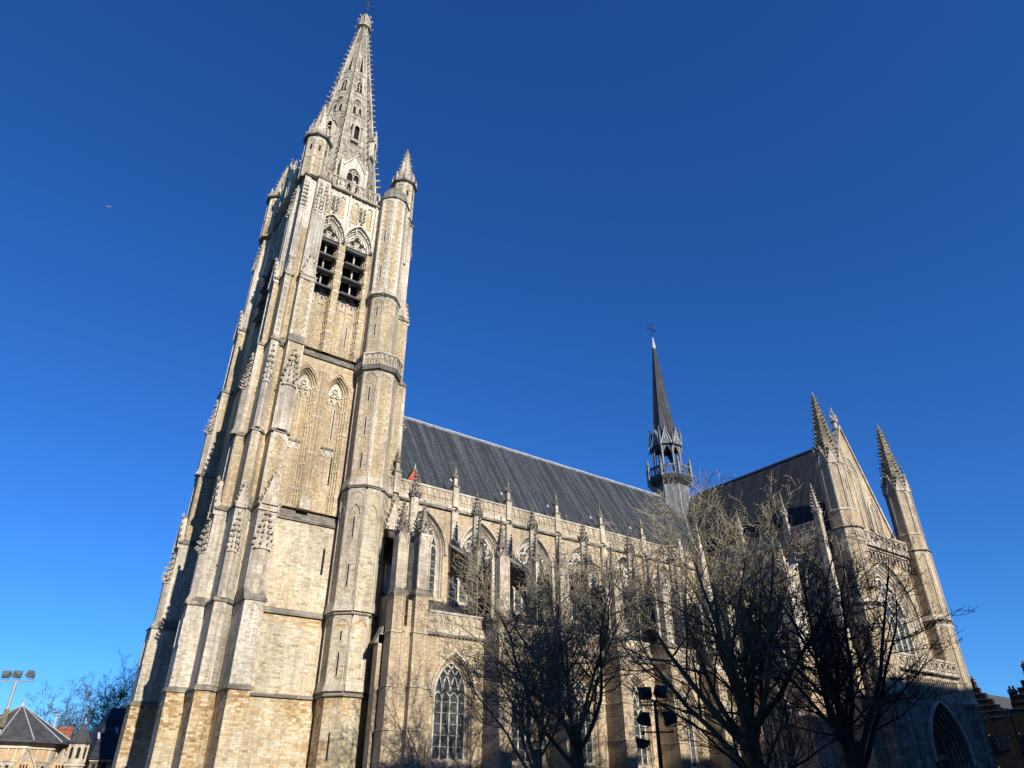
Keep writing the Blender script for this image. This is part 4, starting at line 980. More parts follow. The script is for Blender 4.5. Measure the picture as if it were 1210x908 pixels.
# lead valley
vl=MB('lead'); vl.bar((TW0+.6,YC+.6,ez+.1),(TXC-.4,RY-.5,RZ-.2),.18,'lead',.18); vl.build('valley_gutter',troof)
# choir beyond, low and hidden from the square
cb=MB('nave_brick'); cb.box(TW1,104,YC,2*RY-YC,0,24.6,'nave_brick'); cb.mesh([(TW1,YC,24.6),(104,YC,24.6),(104,RY,RZ),(TXC,RY,RZ),(TW1,2*RY-YC,24.6),(104,2*RY-YC,24.6)],[(0,1,2,3),(3,2,5,4),(1,5,2)],'slate_nave'); cb.build('choir',CH)
# ---- south front
mb=MB('nave_brick'); cx0=73.8; xl,xr=67.2,80.3
g=window(FTS,cx0,3.6,13.9,16.6,21.6,6,depth=.9,style='foil',t=.13,wall='limestone',splay=.75,bars=.7,orders=4)
wall_open(mb,FTS,xl,xr,0,24.4,[g],0,'nave_brick'); hood(mb,FTS,cx0,g[1]+.12,g[3],g[4]+.15,.13,.2,'limestone')
mb.box(xl,xr,-1.2,-1.0,0,24.4,'nave_brick',FTS)
# corbel table with little arches, then the pierced parapet
n=15; a,b=69.0,78.9; st=(b-a)/n
for i in range(n+1):
    u=a+i*st; mb.box(u-.09,u+.09,0,.35,22.6,23.5,'limestone',FTS); mb.blob(FTS(u,.3,22.5),.14,'limestone')
for i in range(n): ribbon(mb,FTS,[(a+(i+.5)*st+p,23.0+q) for p,q in archpts(st/2-.03,.4,3)],.05,.0,.3,'limestone')
mb.box(a,b,-.1,.45,23.45,23.75,'limestone',FTS); string(mb,FTS,a,b,23.7,.65,.12)
mb.box(a,b,-.4,.62,23.78,24.0,'limestone',FTS)
mb.build('transept_front',CH)
bs=MB('limestone'); z0,z1=24.0,25.4
bs.box(a,b,.4,.6,z0,z0+.22,'limestone',FTS); bs.box(a,b,.36,.66,z1-.2,z1,'limestone',FTS)
n=9; st=(b-a)/n
for i in range(n+1): u=a+i*st; bs.box(u-.07,u+.07,.42,.6,z0+.2,z1-.2,'limestone',FTS)
for i in range(n):
    c=a+(i+.5)*st; r_=min(st/2-.1,.44); ribbon(bs,FTS,ring(c,(z0+z1)/2,r_,12),.07,.42,.58,'limestone',True)
    for q in range(4): an=q*math.pi/2+math.pi/4; bs.blob(FTS(c+r_*.75*math.cos(an),.5,(z0+z1)/2+r_*.75*math.sin(an)),.12,'limestone')
    for sx in (-1,1):
        for sz in (-1,1): bs.blob(FTS(c+sx*(st/2-.12),.5,(z0+z1)/2+sz*.42),.13,'limestone')
bs.build('balustrade',CH)
# gable
FG=frame(0,TF+.45,'S'); gb=MB('nave_brick'); gx=73.1; gz=38.3; gl,gr=66.6,79.6; gz0=24.3
k_=(gz-gz0)/(gr-gx)
P=[(gl,gz0),(gr,gz0),(gx,gz)]
def F0(p,w): return FG(p[0],w,p[1])
gb.mesh([F0(p,0) for p in P]+[F0(p,-.7) for p in P],[(0,1,2),(3,5,4),(1,4,5,2),(0,2,5,3)],'nave_brick')
ribbon(gb,FG,[(gl,gz0),(gx,gz+.1),(gr,gz0)],.16,-.72,.18,'limestone')
for s in (-1,1):
    for i in range(16):
        f=(i+.5)/16; x=(gl if s<0 else gr)*(1-f)+gx*f; z=gz0*(1-f)+gz*f
        gb.crocket(FG(x,-.1,z+.1),(s*.7,0,.6),.16,'limestone')
for (c,hw,zb,sp_,ap) in ((gx,1.35,25.2,32.2,34.4),(gx+2.75,.95,25.2,28.6,30.3),(gx-2.75,.95,25.2,28.6,30.3)):
    for g_,o in ((.0,.12),(.22,.07)): ribbon(gb,FG,[(c-hw+g_,zb)]+[(c+x,sp_+z) for x,z in archpts(hw-g_,ap-sp_-g_*1.4)]+[(c+hw-g_,zb)],.07,0,o,'limestone')
    ribbon(gb,FG,[(c,zb),(c,sp_+.5)],.06,0,.08,'limestone')
    for s in (-1,1): ribbon(gb,FG,[(c+s*hw/2+x,sp_-.2+z) for x,z in archpts(hw/2-.12,.7,4)],.05,0,.08,'limestone')
    ribbon(gb,FG,ring(c,sp_+(ap-sp_)*.45,hw*.28,10),.05,0,.08,'limestone',True)
    gb.box(c-.09,c+.09,0,.02,zb+.8,zb+1.6,'red_paint' if c==gx else 'black_void',FG)
gb.oct(gx,TF+.8,[(gz-.2,.3),(gz+.9,.2)],'limestone',8); spirelet(gb,gx,TF+.8,gz+.7,gz+2.4,.26,4,5,'limestone',.15); 
gb.build('gable',CH)
# octagonal turrets of the front
for (cx,cy) in ((67.15,35.4),(80.45,35.4)):
    mb=MB('nave_brick')
    oct_stage(mb,cx,cy,1.38,0,8.9,'grey_stone','grey_stone',quoin=False,slope=0,rw=.13)  # lowest stage greyer: the hall's cast shadow is put into the stone colour
    oct_stage(mb,cx,cy,1.36,9.0,16.9,'nave_brick','limestone',quoin=False,blind=True,slope=.7,rw=.13)
    oct_stage(mb,cx,cy,1.34,17.0,24.4,'nave_brick','limestone',quoin=False,slope=.7,rw=.15,ledge=.22)
    mb.oct(cx,cy,[(24.5,1.34),(24.7,1.26),(26.4,1.24)],'nave_brick'); mb.oct(cx,cy,[(26.3,1.2),(32.4,1.18)],'nave_brick')
    mb.oct(cx,cy,[(26.2,1.24),(26.3,1.32),(26.4,1.32),(26.55,1.2)],'limestone')
    for i,F in oct_frames(cx,cy,1.2):
        h=1.2*math.tan(math.pi/8); panel_frame(mb,F,-h,h,26.5,31.6,0,.12,.07,'limestone',True,False)
        if i in (0,3,4,5,6,7): gablet(mb,F,0,h+.03,31.4,33.2,-.3,.12,'limestone',.12,4)
        mb.box(-.05,.05,0,.02,28.6,29.6,'black_void',F) if i==6 else None
    spirelet(mb,cx,cy,31.8,40.2,1.2,8,17,'turret_spire_stone',.17,gables=False)
    for j in range(22):
        z=32.2+j*.34; r_=1.2+(.12-1.2)*(z-31.8)/(8.15); mb.oct(cx,cy,[(z,r_+.03),(z+.07,r_+.02)],'turret_spire_stone')
    mb.build('turret',CH)
# small pinnacle west of the front
mb=MB('limestone'); mb.box(64.9,65.7,36.6,37.4,0,13.2,'nave_brick'); mb.box(65.0,65.6,36.7,37.3,13.2,26.4,'limestone'); spirelet(mb,65.3,37.0,26.3,29.4,.3,4,8,'limestone',.12); mb.build('pinnacle',CH)
# porch: arcaded gallery over a deep portal
FP=frame(0,34.4,'S'); mb=MB('limestone'); pc=73.9
g=(pc,3.4,0,4.4,9.0)
wall_open(mb,FP,68.3,79.3,0,9.2,[g],0,'grey_stone'); wall_open(mb,FP,68.3,79.3,9.2,11.4,[],0,'limestone')  # grey front and sides below the gallery carry the cast shadow in their colour
st_=[]
for k in range(6):
    g2=3.4-.26*k; st_.append((-.28*k,pc,g2,0,4.4,9.0-.33*k,'turret_spire_stone'))  # darker reveal stone, the depth shade of the portal painted in
    if k<5: st_.append((-.28*k-.2,pc,g2,0,4.4,9.0-.33*k,'turret_spire_stone'))
reveal(mb,FP,st_); fill(mb,FP,-1.45,pc,2.15,0,4.4,7.3,'door_wood')
mb.box(pc-.2,pc+.2,-1.45,-1.2,0,4.39,'turret_spire_stone',FP); mb.box(pc-2.1,pc+2.1,-1.45,-1.25,4.4,4.8,'turret_spire_stone',FP)
hood(mb,FP,pc,3.5,4.4,9.2,.14,.25,'limestone')
for u in [69.35+.42*i for i in range(23)]:
    mb.box(u-.05,u+.05,0,.14,9.3,11.2,'limestone',FP) if abs(u-pc)>1.0 or True else None
for u in [69.56+.42*i for i in range(22)]: ribbon(mb,FP,[(u+x,10.9+z) for x,z in archpts(.17,.3,3)],.035,0,.14,'limestone')
mb.box(68.3,79.3,-1.6,.2,11.4,11.6,'limestone',FP); string(mb,FP,68.3,79.3,11.5,.4,.12)
[mb.box(x,x+.3,34.42,36.2,0,11.4,'grey_stone') for x in (68.3,79.0)]; mb.build('porch',CH)
bs=MB('limestone'); z0,z1=11.75,13.0; a,b=68.3,79.3
bs.box(a,b,0,.2,z0-.1,z0+.15,'limestone',FP); bs.box(a,b,-.03,.25,z1-.2,z1,'limestone',FP); n=10; st=(b-a)/n
for i in range(n+1): u=a+i*st; bs.box(u-.07,u+.07,.02,.2,z0,z1-.2,'limestone',FP)
for i in range(n):
    c=a+(i+.5)*st; ribbon(bs,FP,ring(c,(z0+z1)/2,.34,10),.07,.03,.18,'limestone',True)
    for sx in (-1,1):
        for sz in (-1,1): bs.blob(FP(c+sx*(st/2-.12),.1,(z0+z1)/2+sz*.38),.12,'limestone')
bs.build('balustrade',CH)
# ============================================================ CROSSING FLECHE
fx,fy=71.6,61.0
fl=MB('lead'); fl.oct(fx,fy,[(31,2.35),(38.3,2.25)],'lead')
for i in range(8):
    a=math.pi*(i+.5)/4; k=2.3*k8; fl.bar((fx+k*math.cos(a),fy+k*math.sin(a),31),(fx+k*.98*math.cos(a),fy+k*.98*math.sin(a),38.3),.07,'pale_lead')
fl.oct(fx,fy,[(38.2,2.3),(38.9,2.85),(39.3,2.95),(39.5,2.95)],'dark_lead')
for i,F in oct_frames(fx,fy,2.8):
    h=2.8*math.tan(math.pi/8); fl.box(-h,h,-.12,.0,39.5,39.7,'lead',F); fl.box(-h,h,-.14,.04,40.75,40.95,'lead',F)
    for u in (-h*.6,-h*.2,h*.2,h*.6): fl.box(u-.06,u+.06,-.1,-.02,39.6,40.8,'lead',F)
    for u in (-h*.4,0,h*.4,-h*.8,h*.8): ribbon(fl,F,[(u+x,40.45+z) for x,z in archpts(h*.17,.3,3)],.035,-.1,-.02,'lead')
for i in range(8):
    a=math.pi*(i+.5)/4; k=2.85*k8; px,py=fx+k*math.cos(a),fy+k*math.sin(a); fl.oct(px,py,[(39.2,.2),(41.2,.18),(41.3,.26),(41.4,.2),(42.2,.04)],'lead',6); fl.blob((px,py,42.2),.14,'lead')
    k=1.75*k8; px,py=fx+k*math.cos(a),fy+k*math.sin(a); fl.oct(px,py,[(39.4,.17),(44.6,.15)],'lead',6)
for i,F in oct_frames(fx,fy,1.78):
    h=1.78*math.tan(math.pi/8)
    wall_open(fl,F,-h,h,42.4,44.8,[(0,h*.72,42.4,42.9,44.2)],0,'lead'); wall_open(fl,F,-h,h,42.4,44.8,[(0,h*.72,42.4,42.9,44.2)],-.12,'lead')
    for s in (-1,1): fl.blob(F(s*h*.45,-.05,43.6),.12,'lead')
    # gablets leaning outwards
    gh=h*1.0
    fl.mesh([F(-gh,.32,44.4),F(gh,.32,44.4),F(0,.32,46.9),F(-gh,-.5,44.4),F(gh,-.5,44.4),F(0,-.5,46.9)],[(0,1,2),(0,2,5,3),(1,4,5,2),(0,3,4,1)],'lead')
    ribbon(fl,F,[(-gh,44.4),(0,46.9),(gh,44.4)],.07,.28,.42,'pale_lead'); ribbon(fl,F,ring(0,45.2,.24,8),.05,.3,.4,'pale_lead',True); fl.poly([F(.17*math.cos(q*math.pi/3),.335,45.2+.17*math.sin(q*math.pi/3)) for q in range(6)],'black_void')
    fl.bar(F(0,.32,46.8),F(0,.32,47.8),.09,'lead',.03); fl.blob(F(0,.32,47.3),.15,'lead')
for i in range(8):
    a=math.pi*(i+.5)/4; k=2.1*k8; px,py=fx+k*math.cos(a),fy+k*math.sin(a); fl.oct(px,py,[(44.0,.03),(44.4,.14),(46.0,.12),(47.2,.02)],'lead',4)
    fl.bar((px,py,44.5),(fx+k*1.25*math.cos(a),fy+k*1.25*math.sin(a),44.0),.07,'dark_lead',.04)
fl.oct(fx,fy,[(44.3,1.7),(45.6,1.62),(61.6,.24)],'dark_lead')
for i in range(8):
    a=math.pi*(i+.5)/4; fl.bar((fx+1.62*k8*math.cos(a),fy+1.62*k8*math.sin(a),45.6),(fx+.24*math.cos(a),fy+.24*math.sin(a),61.6),.05,'dark_lead',.03)
fl.oct(fx,fy,[(61.5,.27),(61.7,.3),(63.6,.1)],'pale_lead'); fle=fl.build('crossing_spire',CH)
cr=MB('iron'); cr.bar((fx,fy,63.5),(fx,fy,66.2),.06); cr.bar((fx-.75,fy+.0,65.2),(fx+.75,fy,65.2),.06)
for p in ((-.75,65.2),(.75,65.2),(0,66.2),(0,65.2)): cr.blob((fx+p[0],fy,p[1]),.17)
cr.build('cross',fle)
# ============================================================ GROUND AND NEIGHBOURS
def kind(o,k): o['kind']=k; return o
g=MB('grass'); g.poly([(-6000,-6000,-.01),(6000,-6000,-.01),(6000,6000,-.01),(-6000,6000,-.01)],'grass'); kind(g.build('ground'),'structure')
g=MB('ground_stone'); g.poly([(-60,-8,.0),(130,-8,.0),(130,120,.0),(-60,120,.0)],'ground_stone'); kind(g.build('pavement'),'structure')
# long hall on the south side of the square, it throws the big shadow
hall=empty('market_hall',(20,-16,0),'long stone market hall with steep slate roof across the square from the church','hall')
def hpart(mb,name):
    o=mb.build(name,hall); o.matrix_parent_inverse=Matrix.Translation((-20,16,0)); return o
mb=MB('limestone'); Fh=frame(0,-8,'N')
ops=[]; u=-118
while u<52: ops.append((u,1.1,9.5,13.5,15.6)); u+=4.5
wall_open(mb,Fh,-120,55,0,20,ops,0,'limestone'); mb.box(-55,120,-24,-8.8,0,20,'limestone'); string(mb,Fh,-120,55,8.2,.2,.15); string(mb,Fh,-120,55,19.6,.3,.2); hpart(mb,'wall')
mb=MB('roof_slate_plain'); mb.loft([[(-56,-24.4,20),(50,-24.4,20),(50,-7.6,20),(-56,-7.6,20)],[(-54,-16.1,34),(49,-16.1,34),(49,-15.9,34),(-54,-15.9,34)]],'roof_slate_plain')
mb.loft([[(50.01,-24.4,20),(120,-24.4,20),(120,-7.6,20),(50.01,-7.6,20)],[(50.01,-16.1,35.2),(118,-16.1,35.2),(118,-15.9,35.2),(50.01,-15.9,35.2)]],'roof_slate_plain'); hpart(mb,'roof')
# ---- chapter house with polygonal roof
def at(o,root,loc): o.parent=root; o.matrix_parent_inverse=Matrix.Translation((-loc[0],-loc[1],-loc[2])); return o
L=(5.0,82,0); ch=empty('chapter_house',L,'small polygonal stone chapter house with pyramid slate roof and pale hip lines beyond the tower','chapter house')
mb=MB('tan_wood'); mb.oct(5,82,[(0,4.2),(5.4,4.2)],'limestone',12)
for i in range(12):
    a=math.pi*2*i/12; ca,sa=math.cos(a),math.sin(a); hw=4.2*math.tan(math.pi/12)
    F=lambda u,w,z,ca=ca,sa=sa:(5+ca*(4.2+w)-sa*u,82+sa*(4.2+w)+ca*u,z)
    mb.box(-hw,hw,0,.12,5.0,5.5,'cream_render',F); mb.box(-hw,hw,0,.16,4.0,4.12,'limestone',F); mb.box(-hw,hw,0,.1,3.3,4.0,'limestone',F)
    for q in (-.55,0.,.55): fill(mb,F,.02,q,.2,4.15,4.7,4.98,'tan_wood'); mb.box(q+.24,q+.32,0,.08,4.12,5.0,'cream_render',F); mb.poly([F(q+.14*math.cos(t*1.047),.11,3.65+.14*math.sin(t*1.047)) for t in range(6)],'black_void')
at(mb.build('wall'),ch,L)
mb=MB('roof_slate_plain'); mb.oct(5,82,[(5.45,4.9),(5.6,4.85),(8.6,.05)],'roof_slate_plain',12)
rr=mb.build('roof'); at(rr,ch,L)
mb=MB('pale_lead')
for i in range(12):
    a=math.pi*2*(i+.5)/12; k=4.9/math.cos(math.pi/12); mb.bar((5+k*math.cos(a),82+k*math.sin(a),5.6),(5,82,8.62),.05,'pale_lead')
mb.oct(5,82,[(8.5,.12),(8.9,.06),(9.0,.14),(9.1,.02)],'pale_lead'); mb.build('hip_flashing',rr)
# ---- gabled cloister range with little round stair turret, dark roof wing
L=(9,77,0); cl=empty('cloister_range',L,'low stone cloister range with two small gables, round stair turret and dark slate roof','cloister')
mb=MB('limestone'); mb.box(1,24,77.4,81,0,3.0,'cream_render')
mb.box(11,26,77.5,90,0,4.3,'grey_stone')
for i in range(18): mb.box(11.2+i*.8,11.5+i*.8,77.42,77.5,3.5,4.0,'black_void')
mb.box(10.9,26,77.35,77.6,4.15,4.4,'limestone'); at(mb.build('wall'),cl,L)
for gx_ in (6.15,8.75):
    mb=MB('tan_wood'); F=frame(gx_,77.3,'S')
    mb.mesh([F(-.75,0,2.2),F(.75,0,2.2),F(.75,0,3.9),F(0,0,4.9),F(-.75,0,3.9),F(-.75,-.6,2.2),F(.75,-.6,2.2),F(.75,-.6,3.9),F(0,-.6,4.9),F(-.75,-.6,3.9)],[(0,1,2,3,4),(0,4,9,5),(1,6,7,2),(4,3,8,9),(3,2,7,8)],'tan_wood')
    mb.loft([[F(-1.05,.15,3.45),F(0,.15,5.05),F(0,-.8,5.05),F(-1.05,-.8,3.45)],[F(-.95,.15,3.35),F(0,.15,4.9),F(0,-.8,4.9),F(-.95,-.8,3.35)]],'limestone'); mb.loft([[F(1.05,.15,3.45),F(0,.15,5.05),F(0,-.8,5.05),F(1.05,-.8,3.45)],[F(.95,.15,3.35),F(0,.15,4.9),F(0,-.8,4.9),F(.95,-.8,3.35)]],'limestone')
    mb.mesh([F(-.45,.03,4.05),F(.45,.03,4.05),F(0,.03,4.7)],[(0,1,2)],'limestone')
    for q in (-.22,0,.22): mb.box(q-.06,q+.06,0,.02,3.1,3.8,'black_void',F)
    at(mb.build('gable'),cl,L)
mb=MB('limestone'); mb.oct(9.75,77.0,[(0,.72),(5.45,.72)],'limestone',8)
for i,F in oct_frames(9.75,77.0,.72): fill(mb,F,.015,0,.12,4.3,5.0,5.2,'black_void'); mb.box(-.28,-.22,0,.05,4.0,5.4,'cream_render',F); mb.box(.22,.28,0,.05,4.0,5.4,'cream_render',F)
mb.oct(9.75,77.0,[(3.75,.8),(3.9,.8)],'cream_render',8); mb.oct(9.75,77.0,[(5.4,.8),(5.55,.86),(5.6,.86),(7.0,.05)],'roof_slate_plain',8); mb.bar((9.75,77,6.9),(9.75,77,7.5),.05,'pale_lead',.02); at(mb.build('stair_turret'),cl,L)
mb=MB('roof_slate_plain'); mb.mesh([(10.8,77.2,4.3),(26,77.2,4.3),(26,84,9.0),(12.6,84,9.0),(10.8,91,4.3),(26,91,4.3)],[(0,1,2,3),(3,2,5,4),(0,3,4)],'slate_transept'); r2=mb.build('roof'); at(r2,cl,L)
mb=MB('pale_lead')
for (a,b) in ((11.4,79.6),(12.9,80.4)): z=4.3+(b-77.2)*.69; mb.loft([[(a,b,z+.06),(a+.2,b,z+.06),(a+.2,b+.7,z+.54),(a,b+.7,z+.54)],[(a,b,z+.14),(a+.2,b,z+.14),(a+.2,b+.7,z+.62),(a,b+.7,z+.62)]],'pale_lead')
mb.build('roof_window',r2)
# ---- brick house with chimney behind
L=(9,92,0); hb=empty('brick_house',L,'red brick house end with two chimneys showing behind the polygonal roof','house')
mb=MB('red_brick'); mb.mesh([(5.5,90,0),(10.4,90,0),(10.4,90,4.9),(8.0,90,6.6),(5.5,90,4.9),(5.5,97,0),(10.4,97,0),(10.4,97,4.9),(8.0,97,6.6),(5.5,97,4.9)],[(0,1,2,3,4),(1,6,7,2),(0,4,9,5),(5,9,8,7,6)],'red_brick'); at(mb.build('wall'),hb,L)
mb=MB('roof_slate_plain'); mb.mesh([(5.3,89.9,4.85),(8,89.9,6.7),(8,97.1,6.7),(5.3,97.1,4.85),(10.6,89.9,4.85),(10.6,97.1,4.85)],[(0,1,2,3),(1,4,5,2)],'roof_slate_plain'); rb=mb.build('roof'); at(rb,hb,L)
for (x0,x1,zt,pot) in ((8.4,9.1,7.5,True),(9.25,10.5,7.6,False)):
    mb=MB('red_brick'); mb.box(x0,x1,90.2,91,4,zt,'red_brick'); mb.box(x0-.06,x1+.06,90.14,91.06,zt-.3,zt-.15,'red_brick')
    if pot: mb.bar(((x0+x1)/2,90.6,zt),((x0+x1)/2,90.6,zt+1.1),.08,'galvanised',.08); mb.box((x0+x1)/2-.25,(x0+x1)/2+.25,90.4,90.8,zt+1.1,zt+1.2,'galvanised')
    mb.build('chimney',rb)
# ---- stepped-gable houses east of the church, in the shade
def step_house(yc,hwid,zap,zbase,label,chim):
    L=(130,yc,0); h=empty('stepped_gable_house',L,label,'house','stepped gable houses east of the church'); F=frame(130,0,'W'); c=-yc
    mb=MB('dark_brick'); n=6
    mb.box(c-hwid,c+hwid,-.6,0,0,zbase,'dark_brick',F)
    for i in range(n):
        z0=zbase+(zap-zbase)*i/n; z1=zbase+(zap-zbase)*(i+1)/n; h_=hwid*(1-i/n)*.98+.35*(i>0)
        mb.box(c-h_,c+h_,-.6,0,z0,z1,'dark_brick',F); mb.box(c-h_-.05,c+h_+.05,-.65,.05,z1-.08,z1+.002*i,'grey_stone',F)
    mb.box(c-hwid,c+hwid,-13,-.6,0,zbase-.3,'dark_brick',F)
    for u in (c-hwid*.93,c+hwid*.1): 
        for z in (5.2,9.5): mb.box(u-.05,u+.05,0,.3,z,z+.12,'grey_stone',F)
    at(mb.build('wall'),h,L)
    mb=MB('roof_slate_plain'); P=[F(c-hwid,-.6,zbase-.3),F(c+hwid,-.6,zbase-.3),F(c,-.6,zap-.6),F(c-hwid,-13,zbase-.3),F(c+hwid,-13,zbase-.3),F(c,-13,zap-.6)]
    mb.mesh(P,[(0,2,5,3),(1,4,5,2),(3,5,4)],'roof_slate_plain'); rf=mb.build('roof'); at(rf,h,L)
    for (du,zt) in chim:
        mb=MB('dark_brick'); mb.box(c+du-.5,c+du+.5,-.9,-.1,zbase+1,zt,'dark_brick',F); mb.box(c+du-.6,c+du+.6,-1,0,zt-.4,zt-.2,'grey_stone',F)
        for q in (-.25,.25): p=F(c+du+q,-.5,zt); mb.oct(p[0],p[1],[(zt-.2,.16),(zt+.5,.13)],'red_brick')
        mb.build('chimney',rf)
    for zz in (3.2,7.6,11.6):
        for q in ((-.5,.5) if zz<11 else (0,)):
            wmb=MB('pale_lead'); u=c+q*hwid; ww_=.9; hh=2.0 if zz<11 else 1.5
            wmb.box(u-ww_,u+ww_,.0,.08,zz-.15,zz,'dark_brick',F)
            for uu in (-ww_,0,ww_): wmb.box(u+uu-.06,u+uu+.06,.0,.06,zz,zz+hh,'iron',F)
            for z_ in (0,hh*.5,hh): wmb.box(u-ww_,u+ww_,.01,.055,zz+z_-.04,zz+z_+.04,'iron',F)
            wo=wmb.build('window'); at(wo,h,L)
            p=MB('leaded_glass'); p.poly([F(u-ww_,.012,zz),F(u+ww_,.012,zz),F(u+ww_,.012,zz+hh),F(u-ww_,.012,zz+hh)],'leaded_glass'); p.build('pane',wo)
step_house(54.6,4.1,16.3,11.2,'dark stepped gable brick house beside the church edge, lower of the two gables',((.0,17.6),))
step_house(45.6,4.7,17.6,12.0,'dark stepped gable brick house at the right edge, higher of the two gables',((-3.6,15.6),(-.6,18.9)))
# ============================================================ FLOODLIGHT MASTS
RT=Vector((math.sin(AZ),-math.cos(AZ),0)); BK=Vector((math.cos(AZ),math.sin(AZ),0))
def floodlight(root,L,p,size,yaw,tilt,body,parent):
    """trapezoid housing with gear box, visor and U bracket; lamp faces direction yaw, tilted upwards"""
    mb=MB(body); f=Vector((math.cos(yaw)*math.cos(tilt),math.sin(yaw)*math.cos(tilt),math.sin(tilt))); s=f.cross(Vector((0,0,1))).normalized(); u=s.cross(f)
    q=lambda a,b,c: Vector(p)+s*a*size+u*b*size+f*c*size
    def rg(h,v,c,dv=0): return [q(-h,-v+dv,c),q(h,-v+dv,c),q(h,v+dv,c),q(-h,v+dv,c)]
    mb.loft([rg(.22,.2,-.42),rg(.28,.26,-.3),rg(.5,.42,.15),rg(.55,.47,.2),rg(.55,.47,.28)],body)
    mb.loft([rg(.2,.13,-.62,.05),rg(.2,.13,-.4,.05)],body)
    for i in range(4): mb.loft([rg(.3+.05*i,.012,-.3+.1*i,.3+.04*i),rg(.3+.05*i,.012,-.22+.1*i,.34+.04*i)],body)
    for sg in (-1,1): mb.loft([[q(sg*.55,-.47,.28),q(sg*.55,.47,.28),q(sg*.57,.47,.28),q(sg*.57,-.47,.28)],[q(sg*.7,-.3,.6),q(sg*.7,.62,.6),q(sg*.72,.62,.6),q(sg*.72,-.3,.6)]],body)
    mb.loft([[q(-.55,.47,.28),q(.55,.47,.28),q(.55,.49,.28),q(-.55,.49,.28)],[q(-.7,.66,.6),q(.7,.66,.6),q(.7,.68,.6),q(-.7,.68,.6)]],body)
    mb.bar(q(-.6,0,0),q(-.6,-.62,-.1),.05*size,body); mb.bar(q(.6,0,0),q(.6,-.62,-.1),.05*size,body); mb.bar(q(-.6,-.62,-.1),q(.6,-.62,-.1),.05*size,body)
    o=mb.build('floodlight'); o.parent=parent; o.matrix_parent_inverse=Matrix.Translation((-L[0],-L[1],-L[2]))
    g=MB('lamp_glass'); g.poly([q(-.5,-.43,.285),q(.5,-.43,.285),q(.5,.43,.285),q(-.5,.43,.285)],'lamp_glass'); g.build('lens',o)
T=Vector((29.15,27.6,5.55)); L=(T.x,T.y,0)
m1=empty('floodlight_mast',L,'black mast with five dark floodlights standing among the bare trees','floodlight mast')
mb=MB('lamp_black'); mb.bar((T.x,T.y,0),(T.x,T.y,T.z+.25),.13,'lamp_black',.085,10); mb.oct(T.x,T.y,[(0,.25),(.05,.25),(.06,.14),(.6,.14)],'lamp_black'); at(mb.build('pole'),m1,L)
for z,a,b in ((T.z+.05,-.75,.75),(T.z-1.2,-.8,.8)):
    mb=MB('lamp_black'); mb.bar(T+RT*a+Vector((0,0,z-T.z)),T+RT*b+Vector((0,0,z-T.z)),.05); at(mb.build('crossarm'),m1,L)
for (a,z,yw,tl) in ((-.5,.48,.9,.5),(.42,.55,1.4,.6),(-.55,-.72,1.9,.7),(.62,-.68,.5,.8),(-.72,-1.7,2.3,-.2)):
    floodlight(m1,L,T+RT*a+Vector((0,0,z)),.5,AZ+yw-1.2,tl,'lamp_black',m1)
mb=MB('lamp_black'); mb.bar(T+RT*-.72+Vector((0,0,-1.2)),T+RT*-.72+Vector((0,0,-1.35)),.05); mb.bar(T+RT*-.45+Vector((0,0,-1.5)),T+RT*-.35+Vector((0,0,-5.5)),.02); at(mb.build('cable'),m1,L)
T=Vector((2.7,56.5,7.75)); L=(T.x,T.y,0)
m2=empty('floodlight_mast',L,'grey steel mast carrying three floodlights in a row at the left edge','floodlight mast')
mb=MB('galvanised'); mb.bar((T.x,T.y,0),(T.x,T.y,T.z),.13,'galvanised',.08,10); at(mb.build('pole'),m2,L)
mb=MB('galvanised'); mb.bar(T+RT*-1.0+BK*0,T+RT*1.1,.045); at(mb.build('crossarm'),m2,L)
for a,yw in ((-.8,.3),(0,.9),(.85,1.3)): floodlight(m2,L,T+RT*a+Vector((0,0,.34)),.37,AZ+yw,.35,'lamp_grey',m2)
mb=MB('red_brick'); mb.box(T.x-.13,T.x+.13,T.y-.3,T.y-.1,T.z-2.6,T.z-1.6,'bark'); at(mb.build('junction_box'),m2,L)
mb=MB('galvanised'); mb.bar(T+Vector((0,-.1,-1.6)),T+Vector((-.5,-.3,-1.6)),.03); mb.blob(T+Vector((-.6,-.35,-1.6)),.2); at(mb.build('spotlight'),m2,L)
# ============================================================ BARE TREES
def tube(mb,pts,rad,n,mat):
    k=mb.mi(mat); b=len(mb.v); prev=None
    d0=(pts[1]-pts[0]).normalized(); a=Vector((0,0,1)) if abs(d0.z)<.8 else Vector((1,0,0)); u=d0.cross(a).normalized()
    cs=[(math.cos(2*math.pi*j/n),math.sin(2*math.pi*j/n)) for j in range(n)]
    for i,p in enumerate(pts):
        d=(pts[min(i+1,len(pts)-1)]-pts[max(i-1,0)]).normalized(); u=(u-d*u.dot(d)).normalized(); v=d.cross(u); r=rad[i]
        for c,s in cs: mb.v.append((p.x+(u.x*c+v.x*s)*r,p.y+(u.y*c+v.y*s)*r,p.z+(u.z*c+v.z*s)*r))
    for i in range(len(pts)-1):
        for j in range(n):
            A=b+i*n+j; B=b+i*n+(j+1)%n; mb.f.append((A,B,B+n,A+n)); mb.m.append(k)
def rdir(rng,d,ang):
    a=Vector((rng.gauss(0,1),rng.gauss(0,1),rng.gauss(0,1))); a=(a-d*a.dot(d)); a.normalize(); return (d*math.cos(ang)+a*math.sin(ang)).normalized()
